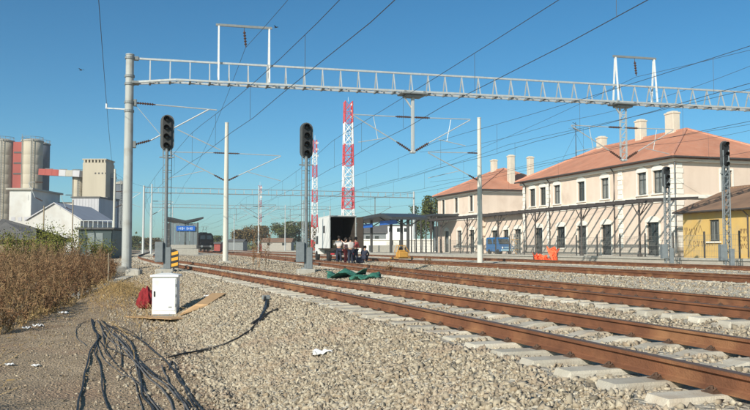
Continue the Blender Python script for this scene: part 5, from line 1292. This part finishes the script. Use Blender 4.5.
for lab, pts, r, m in CB:
    P = []
    for i in range(len(pts) - 1):
        p0, p1, p2, p3 = pts[max(i-1, 0)], pts[i], pts[i+1], pts[min(i+2, len(pts)-1)]
        for k in range(6):
            u = k / 6; f = lambda j: .5 * (2*p1[j] + (p2[j]-p0[j])*u + (2*p0[j]-5*p1[j]+4*p2[j]-p3[j])*u*u + (3*p1[j]-p0[j]-3*p2[j]+p3[j])*u**3); P.append((f(0), f(1)))
    P.append(pts[-1]); W_ = []; ph = random.uniform(0, 6)
    for i, (x, y) in enumerate(P):
        q = hit(*zc(x, y)); W_.append(Vector((q.x + .006 * math.sin(i * .8 + ph), q.y, surf(q.x, q.y) + r + .005 * (1 + math.sin(i * .5 + ph)))))
    r *= .66
    b = MB(); b.tube(W_, r, 8); tag(b.build('cable', M[m], None, True), lab, 'cable', 'cables lying on the dirt')
for lab, pts, r in (('long thin cable leading right from the bundle up the ballast', [(318, 263), (360, 252), (400, 245), (440, 236), (480, 225), (520, 207), (560, 182), (590, 140), (603, 100)], .014), ('short second cable lying beside the ballast riser', [(560, 180), (590, 150), (612, 132), (640, 120)], .018), ('thick black cable end rising to the metal clamp on the ballast', [(563, 165), (585, 150), (600, 125), (606, 92)], .024), ('thin cable branch near the long cable on the dirt', [(395, 252), (415, 244), (440, 240), (455, 232)], .009)):
    W_ = []
    for i, (x, y) in enumerate(pts): q = hit(*zc(x, y)); W_.append(Vector((q.x, q.y, surf(q.x, q.y) + r + .02)))
    b = MB(); b.tube(W_, r, 8); tag(b.build('cable', M['cable'], None, True), lab, 'cable', 'cables lying on the dirt')
p = hit(266, 302); t = thing('cable_clamp', 'small dark metal clamp box at the end of the cables on the ballast', 'clamp', (p.x, p.y, p.z))
b = MB(); b.bev((0, 0, .09), (.16, .10, .08), .01); b.build('body', M['galvd'], t); b = MB(); b.bar((0, .02, -.1), (0, .02, .12), .03); b.bar((-.05, -.05, .0), (-.03, -.05, .12), .03); b.build('stake', M['cable'], t)
# scraps
for i, (px, py, s, lab) in enumerate(((322, 355, .11, 'crumpled white plastic sheet on the ballast slope'), (27, 329, .07, 'white scrap nearest the left edge beside the weeds'), (38, 327, .09, 'small white scrap beside the larger ones by the weeds'), (47, 312, .07, 'white scrap at the foot of the weeds'), (64, 314, .09, 'larger white scrap at the foot of the weeds'), (10, 366, .045, 'pale scrap low at the left edge'), (36, 367, .05, 'pale scrap right of the lower left one'), (207, 297, .07, 'pale scrap beside the sloping board'))):
    p = hit(px, py); bm = bmesh.new(); bmesh.ops.create_grid(bm, x_segments=7, y_segments=7, size=s)
    rr = random.Random(i)
    for v in bm.verts: v.co.z = abs(.28 * s * math.sin(v.co.x * 19 / s * .2 + i) + .22 * s * math.sin(v.co.y * 27 / s * .2)) + rr.uniform(0, .1 * s); v.co.x *= rr.uniform(.8, 1.15); v.co.y *= rr.uniform(.8, 1.15)
    me = bpy.data.meshes.new('scrap'); bm.to_mesh(me); bm.free(); me.materials.append(M['sacks']); o = obj('plastic_scrap', me, None, (p.x, p.y, p.z + .015), i * 1.1); sd = o.modifiers.new('thick', 'SOLIDIFY'); sd.thickness = .006; tag(o, lab, 'scrap', 'white scraps on the ground')
# green tarpaulin pieces between the tracks
def tarp(label, x0, x1, y, w, m='green', seed=0, hgt=.14):
    A = hit(x0, y); B = hit(x1, y + (x1 - x0) * .1); dv = B - A; L = dv.length; bm = bmesh.new(); nx, ny = 26, 12; rr = random.Random(seed); vs = []
    d = dv.normalized(); s = Vector((-d.y, d.x, 0))
    for i in range(nx + 1):
        for j in range(ny + 1):
            u, v = i / nx, j / ny; q = A + d * L * u + s * w * (v - .5) * (1 - .25 * math.sin(u * 5 + seed)); z = bed_z(q.x, q.y) + .03 + hgt * abs(math.sin(u * 7 + seed) * math.sin(v * 4 + seed + u * 3)) + .04 * math.sin(u * 23 + v * 11) ** 2
            vs.append(bm.verts.new((q.x, q.y, float(z))))
    for i in range(nx):
        for j in range(ny): k = i * (ny + 1) + j; bm.faces.new((vs[k], vs[k + ny + 1], vs[k + ny + 2], vs[k + 1]))
    me = bpy.data.meshes.new('tarp'); bm.to_mesh(me); bm.free(); me.polygons.foreach_set('use_smooth', [True] * len(me.polygons)); me.materials.append(M[m]); o = obj('tarpaulin', me); o.modifiers.new('thick', 'SOLIDIFY').thickness = .01; return tag(o, label, 'tarpaulin')
tarp('crumpled dark green tarpaulin between the nearest tracks', 336, 351, 276.5, 1.1, seed=1, hgt=.2); tarp('smaller flatter green tarpaulin right of the crumpled one', 362, 371, 279, .9, seed=3, hgt=.14)

# ------------------------------------------------------------------ vehicles
def wheel(parent, c, r, w, axis=(1, 0, 0)):
    c = Vector(c); ax = Vector(axis); b = MB(); b.lathe(c - ax * w / 2, [(r * .62, 0), (r * .92, 0), (r, w * .18), (r, w * .82), (r * .92, w), (r * .62, w)], 20, ax); o = b.build('tyre', M['tyre'], parent)
    b = MB(); b.lathe(c - ax * w * .42, [(r * .2, 0), (r * .6, .02), (r * .6, w * .8), (r * .2, w * .84)], 16, ax); b.build('rim', M['galvd'], o); return o
# box truck seen from behind, rear open
rr_ = atD(343, 250, 58); tx, ty = rr_.x, rr_.y; tz = surf(tx, ty + 2) - .01
t = thing('box_truck', 'white box truck standing on the gravel with its dark rear open', 'truck', (tx, ty, tz), rad(-2))
w2 = 1.0; zb_ = 1.0; zt_ = atD(343, 216, 58).z - tz; Lb = 4.6
b = MB()
b.bev((-w2 + .03, Lb / 2, (zb_ + zt_) / 2), (.06, Lb, zt_ - zb_), .01); b.bev((w2 - .03, Lb / 2, (zb_ + zt_) / 2), (.06, Lb, zt_ - zb_), .01); b.bev((0, Lb / 2, zt_ + .02), (2 * w2 + .02, Lb + .02, .05), .01); b.bev((0, Lb - .03, (zb_ + zt_) / 2), (2 * w2 - .12, .06, zt_ - zb_ - .01), .01)
bx_ = b.build('box_body', M['truckwhite'], t)
b = MB(); b.add([(-w2 + .065, .05, zb_ + .05), (-w2 + .065, Lb - .07, zb_ + .05), (-w2 + .065, Lb - .07, zt_ - .03), (-w2 + .065, .05, zt_ - .03)], [(0, 1, 2, 3)]); b.add([(w2 - .065, .05, zb_ + .05), (w2 - .065, Lb - .07, zb_ + .05), (w2 - .065, Lb - .07, zt_ - .03), (w2 - .065, .05, zt_ - .03)], [(0, 1, 2, 3)]); b.add([(-w2 + .07, Lb - .07, zb_), (w2 - .07, Lb - .07, zb_), (w2 - .07, Lb - .07, zt_ - .01), (-w2 + .07, Lb - .07, zt_ - .01)], [(0, 1, 2, 3)])
b.add([(-w2 + .07, .04, zt_ - .012), (w2 - .07, .04, zt_ - .012), (w2 - .07, Lb - .07, zt_ - .012), (-w2 + .07, Lb - .07, zt_ - .012)], [(0, 1, 2, 3)]); b.build('lining', M['truckin'], bx_)
b = MB(); b.bev((0, Lb / 2, zb_ - .02), (2 * w2, Lb, .09), .01); b.build('floor', M['truckin'], t)
b = MB()
for x in (-w2 + .02, w2 - .02): b.bev((x, -.02, (zb_ + zt_) / 2), (.07, .05, zt_ - zb_), .01)
b.bev((0, -.02, zt_ - .02), (2 * w2 + .03, .05, .09), .01); b.build('rear_frame', M['galvd'], t)
b = MB(); b.bev((w2 + .28, -.1, (zb_ + zt_) / 2 - .02), (.5, .05, zt_ - zb_ - .1), .01, Matrix.Rotation(rad(-25), 3, 'Z')); b.build('rear_door', M['truckin'], t)
b = MB(); b.bev((-w2 - .012, 2.2, zt_ - .95), (.02, .7, .55), .005); b.build('side_hatch', M['fence'], t)
for x in (-.4, .4): b = MB(); b.bev((x, Lb / 2 + .6, .72), (.12, Lb + 2.2, .2), .01); b.build('chassis_rail', M['fence'], t)
prof = [(Lb + .12, .55), (Lb + 1.75, .55), (Lb + 1.85, 1.15), (Lb + 1.45, 2.1), (Lb + 1.2, 2.25), (Lb + .12, 2.25)]
b = MB(); b.prism([(-.92, y, z) for y, z in prof], (1.84, 0, 0)); cb = b.build('cab', M['truckwhite'], t)
b = MB(); b.add([(-.925, Lb + .5, 1.35), (-.925, Lb + 1.6, 1.35), (-.925, Lb + 1.35, 2.0), (-.925, Lb + .5, 2.0)], [(0, 1, 2, 3)]); b.build('window', M['glass'], cb)
for y in (.95, Lb + 1.0):
    for x in (-.86, .86): wheel(t, (x, y, .40), .40, .26)
b = MB(); b.bev((0, .0, .58), (1.9, .1, .12), .01); b.build('rear_bumper', M['fence'], t)
for x in (-.8, .8): b = MB(); b.bev((x, -.06, .6), (.28, .03, .1), .005); b.build('tail_light', M['red'], t)
for i, (x, y, z, sx, sy, sz, lab) in enumerate(((-.4, .8, zb_ + .03, .6, .5, .6, 'larger brown crate inside the open truck'), (.35, 1.1, zb_ + .03, .5, .5, .45, 'smaller brown crate at the right inside the open truck'))):
    b = MB(); b.bev((0, 0, sz / 2), (sx, sy, sz), .02)
    for k in (-.5, .5): b.box((k * sx * .8, -sy / 2 - .01, sz / 2), (.06, .03, sz))
    o = b.build('crate', M['cardboard']); o.location = (tx + x, ty + y, tz + z); tag(o, lab, 'crate')
# locomotive
lp = atD(206, 250, 156); ly = lp.y; lx = float(T2(ly))
t = thing('locomotive', 'dark electric locomotive facing the camera on the second track', 'locomotive', (lx, ly, RAILTOP))
prof = [(-1.45, .95), (1.45, .95), (1.48, 2.4), (1.35, 3.3), (1.0, 3.72), (-1.0, 3.72), (-1.35, 3.3), (-1.48, 2.4)]
b = MB(); vs = [(x, .0 if z < 2.3 else .35 * (z - 2.3), z) for x, z in prof] + [(x, 17, z) for x, z in prof]; n = 8
b.add(vs, [tuple(range(n - 1, -1, -1)), tuple(range(n, 2 * n))] + [(i, (i + 1) % n, n + (i + 1) % n, n + i) for i in range(n)]); bd = b.build('body', M['loco'], t)
for x in (-.62, .62): b = MB(); b.prism([(x - .52, .02, 2.45), (x + .52, .02, 2.45), (x + .46, .30, 3.25), (x - .46, .30, 3.25)], (0, -.03, 0)); b.build('windscreen', M['glass'], bd)
for x in (-1.0, 1.0): b = MB(); b.lathe((x, -.01, 1.7), [(.14, 0), (.14, .05), (.1, .07)], 12, (0, -1, 0)); b.build('headlight', M['lens'], bd)
b = MB(); b.bev((0, -.05, 1.05), (2.8, .3, .3), .04); b.build('buffer_beam', M['fence'], t)
for x in (-.87, .87): b = MB(); b.lathe((x, -.2, 1.05), [(.09, 0), (.09, .35), (.23, .36), (.23, .42)], 14, (0, -1, 0)); b.build('buffer', M['galvd'], t)
for y in (2.2, 5, 12, 14.8): 
    for x in (-.752, .752): b = MB(); b.lathe((x - .065, y, .52), [(.5, 0), (.52, .03), (.52, .1), (.5, .13)], 18, (1, 0, 0)); b.build('wheel', M['fence'], t)
for y in (3.6, 13.4): b = MB(); b.bev((0, y, .75), (2.3, 4.2, .5), .05); b.build('bogie', M['fence'], t)
b = MB(); b.tube([(-.5, 3.5, 3.75), (-.3, 4.6, 4.45), (-.3, 3.3, 5.0)], .04, 5); b.tube([(.5, 3.5, 3.75), (.3, 4.6, 4.45), (.3, 3.3, 5.0)], .04, 5); b.bar((-.8, 3.3, 5.03), (.8, 3.3, 5.03), .07); b.bar((-.6, 3.5, 3.72), (.6, 3.5, 3.72), .1); b.bar((-.3, 4.6, 4.45), (.3, 4.6, 4.45), .05); b.build('pantograph', M['galvd'], t)
b = MB(); b.bev((0, 9, 3.85), (1.4, 5, .28), .05); b.build('roof_box', M['loco'], t)
# blue van on the platform
vy = yX(507, 36.6); t = thing('blue_van', 'small blue van parked on the platform behind the mesh fence', 'van', (36.6, vy, PZ), rad(6))
t.scale = (.88, .88, .9)
prof = [(0, .35), (0, .95), (.55, 1.12), (1.05, 1.88), (1.25, 1.98), (3.2, 1.98), (3.35, 1.8), (3.4, .35)]
b = MB(); b.prism([(-.85, y, z) for y, z in prof], (1.7, 0, 0)); bd = b.build('body', M['blue'], t)
b = MB(); b.add([(-.74, .60, 1.2), (.74, .60, 1.2), (.68, 1.01, 1.82), (-.68, 1.01, 1.82)], [(0, 1, 2, 3)]); o = b.build('windscreen', M['glass'], bd); o.location.y = -.035
for yy0, yy1 in ((1.0, 1.75), (1.9, 3.0)): b = MB(); b.add([(-.856, yy0, 1.2), (-.856, yy1, 1.2), (-.856, yy1, 1.8), (-.856, yy0 + (.3 if yy0 < 2 else 0), 1.8)], [(0, 1, 2, 3)]); b.build('window', M['glass'], bd)
b = MB(); b.bev((0, -.05, .5), (1.68, .14, .26), .03); b.build('bumper', M['ltblue'], bd); b = MB(); b.bev((0, -.012, .8), (.8, .03, .16), .01); b.build('grille', M['ltblue'], bd)
for x in (-.64, .64): b = MB(); b.lathe((x, .0, .78), [(.12, 0), (.12, .03), (.08, .05)], 12, (0, -1, 0)); b.build('headlight', M['white'], bd)
for y in (.7, 2.7):
    for x in (-.76, .76): wheel(t, (x, y, .32), .32, .2)
# trestle frame beside the van
sy_ = yX(517.5, 36.4); t = thing('trestle_frame', 'pale metal trestle frame standing right of the blue van', 'frame', (36.4, sy_, PZ))
for y in (-.8, 0, .8): 
    for x in (-.3, .3): b = MB(); b.bar((x, y, 0), (x, y, 2.1), .06); b.build('upright', M['fencep'], t)
for z in (.5, 1.0, 1.5, 2.05): b = MB(); b.bar((-.3, -.85, z), (-.3, .85, z), .05); b.bar((-.3, -.85 + (z % 1), z - .45), (-.3, .1 + (z % 1) * .7, z), .04); b.build('cross_bar', M['ochre'] if z in (.5, 1.5) else M['fencep'], t)
# ochre machine on the third track
mp_ = yX(402, 16.8); t = thing('track_machine', 'small ochre motor machine standing on the third track', 'machine', (16.8, mp_, RAILTOP), rad(10))
b = MB(); b.bev((0, 0, .34), (.75, .45, .4), .06); b.bev((-.05, 0, .58), (.5, .36, .16), .05); b.build('engine_cover', M['ochre'], t)
b = MB(); b.bev((-.12, 0, .74), (.26, .22, .18), .05); b.cyl((.2, -.1, .6), (.2, -.1, .85), .05, .05, 8); b.build('engine_top', M['black'], t)
b = MB(); b.tube([(-.42, -.2, .1), (-.45, -.2, .6), (-.3, -.2, .95), (.1, -.2, .95), (.42, -.2, .55), (.42, -.2, .1)], .025, 6); b.tube([(-.42, .2, .1), (-.45, .2, .6), (-.3, .2, .95), (.1, .2, .95), (.42, .2, .55), (.42, .2, .1)], .025, 6); b.bar((-.3, -.2, .95), (-.3, .2, .95), .04); b.bar((.1, -.2, .95), (.1, .2, .95), .04); b.build('guard_frame', M['ochre'], t)
b = MB(); b.bar((-.9, 0, .12), (.9, 0, .12), .08); b.build('carriage', M['ochre'], t)
for x in (-.752, .752): b = MB(); b.lathe((x - .04, 0, .1), [(.1, 0), (.1, .08)], 12, (1, 0, 0)); b.build('roller', M['fence'], t)
# orange safety net
nx0 = atX(536, 258, 27.5); a_ = atD(533, 258.5, 55); e_ = atD(558, 259.5, 53); zb0 = .5
t = thing('safety_net', 'bright orange plastic safety net heaped on stakes before the station fence', 'net', (a_.x, a_.y, surf(a_.x, a_.y)))
for seg, (u0, u1, h0, h1) in enumerate(((0, .35, .55, .45), (.35, .68, .45, .30), (.68, 1, 1.0, .85))):
    vs = []; fs = []; n = 10
    for i in range(n + 1):
        u = u0 + (u1 - u0) * i / n; q = a_.lerp(e_, u) - a_; h = h0 + (h1 - h0) * i / n + .12 * math.sin(i * 1.9 + seg)
        for j in range(5): v = j / 4; vs.append((q.x + .15 * math.sin(i * 1.1 + j), q.y + .25 * math.sin(i * .9 + j * 1.3 + seg), h * v))
    for i in range(n):
        for j in range(4): k = i * 5 + j; fs.append((k, k + 5, k + 6, k + 1))
    b = MB(); b.add(vs, fs); o = b.build('net_sheet', M['orange'], t); o.modifiers.new('thick', 'SOLIDIFY').thickness = .02
for u in (.02, .36, .69, .98): q = a_.lerp(e_, u) - a_; b = MB(); b.cyl((q.x, q.y, -.1), (q.x, q.y, 1.05), .025, .02, 6); b.build('stake', M['fence'], t)

# ------------------------------------------------------------------ people by the truck
def skin_mesh(name, verts, edges, radii, m, parent, root=0, sub=2):
    me = bpy.data.meshes.new(name); me.from_pydata([tuple(v) for v in verts], edges, []); me.materials.append(m); o = obj(name, me, parent)
    sk = o.modifiers.new('skin', 'SKIN'); sk.use_smooth_shade = True
    for i, r in enumerate(radii): me.skin_vertices[0].data[i].radius = (r, r) if not isinstance(r, tuple) else r
    for i in range(len(verts)): me.skin_vertices[0].data[i].use_root = (i == root)
    sb = o.modifiers.new('sub', 'SUBSURF'); sb.levels = sub; sb.render_levels = sub
    return o
def person(label, loc, rz, top, legs, pose, hair=True):
    t = thing('person', label, 'person', loc, rz, 'people working by the truck')
    J = dict(pel=(0, 0, .95), chest=(0, -.02, 1.30), neck=(0, 0, 1.50), head=(0, -.03, 1.64),
             shL=(-.19, 0, 1.42), shR=(.19, 0, 1.42), elL=(-.26, -.03, 1.14), elR=(.26, -.03, 1.14), wrL=(-.26, -.16, .92), wrR=(.26, -.16, .92),
             hpL=(-.10, 0, .90), hpR=(.10, 0, .90), knL=(-.12, -.03, .49), knR=(.12, -.03, .49), anL=(-.13, .02, .08), anR=(.13, .02, .08), toL=(-.15, -.15, .035), toR=(.15, -.15, .035))
    J.update(pose); J = {k: Vector(v) for k, v in J.items()}
    up = (J['head'] - J['neck']).normalized(); fw = Vector((0, -1, 0)); fw = (fw - up * fw.dot(up)).normalized()
    names = ['pel', 'chest', 'neck', 'head', 'shL', 'elL', 'wrL', 'shR', 'elR', 'wrR', 'hpL', 'knL', 'anL', 'toL', 'hpR', 'knR', 'anR', 'toR']
    V = [J[k] for k in names]; R = [.13, .14, .055, (.088, .10), .062, .046, .03, .062, .046, .03, .088, .062, .042, .035, .088, .062, .042, .035]
    I = {k: i for i, k in enumerate(names)}; E = [(I[a], I[b]) for a, b in (('pel', 'chest'), ('chest', 'neck'), ('neck', 'head'), ('chest', 'shL'), ('shL', 'elL'), ('elL', 'wrL'), ('chest', 'shR'), ('shR', 'elR'), ('elR', 'wrR'), ('pel', 'hpL'), ('hpL', 'knL'), ('knL', 'anL'), ('anL', 'toL'), ('pel', 'hpR'), ('hpR', 'knR'), ('knR', 'anR'), ('anR', 'toR'))]
    V.append(J['head'] + up * .10); R.append(.075); E.append((I['head'], len(V) - 1))
    V.append(J['head'] + fw * .10 - up * .01); R.append(.014); E.append((I['head'], len(V) - 1))      # nose
    for s in 'LR':
        d = (J['wr' + s] - J['el' + s]).normalized(); side = d.cross(fw); side = side.normalized() if side.length > .1 else Vector((1, 0, 0)); pm = J['wr' + s] + d * .07
        V.append(pm); R.append((.036, .018)); E.append((I['wr' + s], len(V) - 1)); pi_ = len(V) - 1
        for k in range(4):
            V.append(pm + d * (.075 + .012 * (k in (1, 2))) + side * (.026 * (k - 1.5)) + fw * .02); R.append(.009); E.append((pi_, len(V) - 1))
        V.append(J['wr' + s] + d * .06 + side * .05 + fw * .02); R.append(.011); E.append((I['wr' + s], len(V) - 1))
    skin_mesh('body', V, E, R, M['skin'], t)
    # shirt
    ks = ['pel', 'chest', 'neck', 'shL', 'elL', 'wrL', 'shR', 'elR', 'wrR']; I2 = {k: i for i, k in enumerate(ks)}; VV = [J[k] for k in ks]; VV[5] = J['elL'].lerp(J['wrL'], .85); VV[8] = J['elR'].lerp(J['wrR'], .85); VV[2] = J['chest'].lerp(J['neck'], .75); VV[0] = J['pel'] + (J['chest'] - J['pel']) * .05
    skin_mesh('jacket', VV, [(I2[a], I2[b]) for a, b in (('pel', 'chest'), ('chest', 'neck'), ('chest', 'shL'), ('shL', 'elL'), ('elL', 'wrL'), ('chest', 'shR'), ('shR', 'elR'), ('elR', 'wrR'))], [.165, .172, .085, .082, .066, .05, .082, .066, .05], top, t)
    ks = ['pel', 'hpL', 'knL', 'anL', 'hpR', 'knR', 'anR']; I3 = {k: i for i, k in enumerate(ks)}; VV = [J[k] for k in ks]
    skin_mesh('trousers', VV, [(I3[a], I3[b]) for a, b in (('pel', 'hpL'), ('hpL', 'knL'), ('knL', 'anL'), ('pel', 'hpR'), ('hpR', 'knR'), ('knR', 'anR'))], [.15, .105, .08, .068, .105, .08, .068], legs, t)
    for s in 'LR': skin_mesh('shoe', [J['an' + s] - Vector((0, -.03, .03)), J['to' + s]], [(0, 1)], [(.05, .045), (.045, .035)], M['black'], t)
    skin_mesh('hair', [J['head'] + up * .06 - fw * .03, J['head'] + up * .13 - fw * .005, J['head'] - fw * .07 - up * .02], [(0, 1), (0, 2)], [.095, .07, .06], M['hair'], t)
    for x in (-.032, .032): b = MB(); c_ = J['head'] + up * .02 + fw * .088 + Vector((x, 0, 0)); b.lathe(c_, [(.001, -.012), (.011, -.006), (.011, .006), (.001, .012)], 8, fw); b.build('eye', M['black'], t)
    return t
def pat(px, d): p = atD(px, 250, d); return (p.x, p.y, surf(p.x, p.y) + .015)
person('person in a pale top and dark trousers with back to the camera at the truck', pat(339, 52.5), rad(170), M['cl_white'], M['cl_navy'], dict(elL=(-.30, -.12, 1.18), wrL=(-.2, -.38, 1.22), elR=(.32, -.08, 1.2), wrR=(.3, -.32, 1.3)))
person('person in a pink top standing between the two others at the truck', pat(345.5, 53.5), rad(60), M['cl_pink'], M['cl_red'], dict(wrL=(-.3, -.3, 1.1), wrR=(.2, -.36, 1.12)))
person('person in a pale jacket reaching up beside the right truck door', pat(350.5, 52), rad(200), M['cl_white'], M['cl_navy'], dict(elR=(.34, -.14, 1.36), wrR=(.42, -.3, 1.52), elL=(-.34, -.1, 1.3), wrL=(-.5, -.25, 1.4)))
person('person in a red jacket at the right of the group by the truck', pat(355.5, 54), rad(120), M['cl_red'], M['cl_navy'], dict(wrL=(-.22, -.34, 1.08), wrR=(.24, -.3, 1.0)))
person('crouching person in dark clothes on the gravel right of the truck', pat(364, 53), rad(150), M['cl_navy'], M['cl_navy'],
       dict(pel=(0, .12, .36), chest=(0, -.08, .66), neck=(0, -.18, .84), head=(0, -.25, .95), shL=(-.18, -.14, .78), shR=(.18, -.14, .78), elL=(-.25, -.32, .58), elR=(.25, -.32, .58), wrL=(-.15, -.5, .4), wrR=(.15, -.5, .4), hpL=(-.1, .1, .34), hpR=(.1, .1, .34), knL=(-.17, -.3, .46), knR=(.17, -.3, .40), anL=(-.15, -.08, .08), anR=(.15, -.05, .08), toL=(-.17, -.26, .035), toR=(.17, -.23, .035)))
b = MB(); b.bev((0, 0, .2), (.5, .35, .4), .08); b.tube([(-.15, 0, .38), (-.1, 0, .5), (.1, 0, .5), (.15, 0, .38)], .02, 6); o = b.build('tool_bag', M['cl_navy']); o.location = pat(360, 53); tag(o, 'dark tool bag on the gravel beside the crouching person', 'bag')

# birds
for px, py, lab in ((388, 64 / 2.344, 'small dark bird high left of the gantry middle'), (81, 70, 'small dark bird in the open sky above the silos')):
    p = atD(px if px != 388 else 276, py, 60); t = thing('bird', lab, 'bird', p, rad(40)); b = MB(); b.lathe((0, -.16, 0), [(.005, 0), (.04, .06), (.045, .16), (.02, .26), (.015, .34)], 8, (0, 1, 0)); b.build('body', M['black'], t)
    b = MB(); b.add([(0, -.06, .02), (0, .08, .02), (.2, .04, .1), (.36, .1, .06), (.2, -.05, .1), (-.2, .04, .1), (-.36, .1, .06), (-.2, -.05, .1)], [(0, 1, 2, 4), (4, 2, 3), (1, 0, 7, 5), (5, 7, 6)]); b.build('wings', M['black'], t)

# ------------------------------------------------------------------ air
b = MB(); b.box((150, 550, 28), (2600, 1400, 62)); hz_m = bpy.data.materials.new('haze'); hz_m.use_nodes = True; nt = hz_m.node_tree; nt.nodes.clear()
vo = nt.nodes.new('ShaderNodeVolumePrincipled'); vo.inputs['Color'].default_value = (.95, .95, .95, 1); vo.inputs['Density'].default_value = .0004; vo.inputs['Anisotropy'].default_value = .2
ou = nt.nodes.new('ShaderNodeOutputMaterial'); nt.links.new(vo.outputs[0], ou.inputs['Volume']); hz_m.cycles.homogeneous_volume = True if hasattr(hz_m.cycles, 'homogeneous_volume') else True
tag(b.build('haze', hz_m), 'thin pale autumn haze over the plain', kind='stuff')
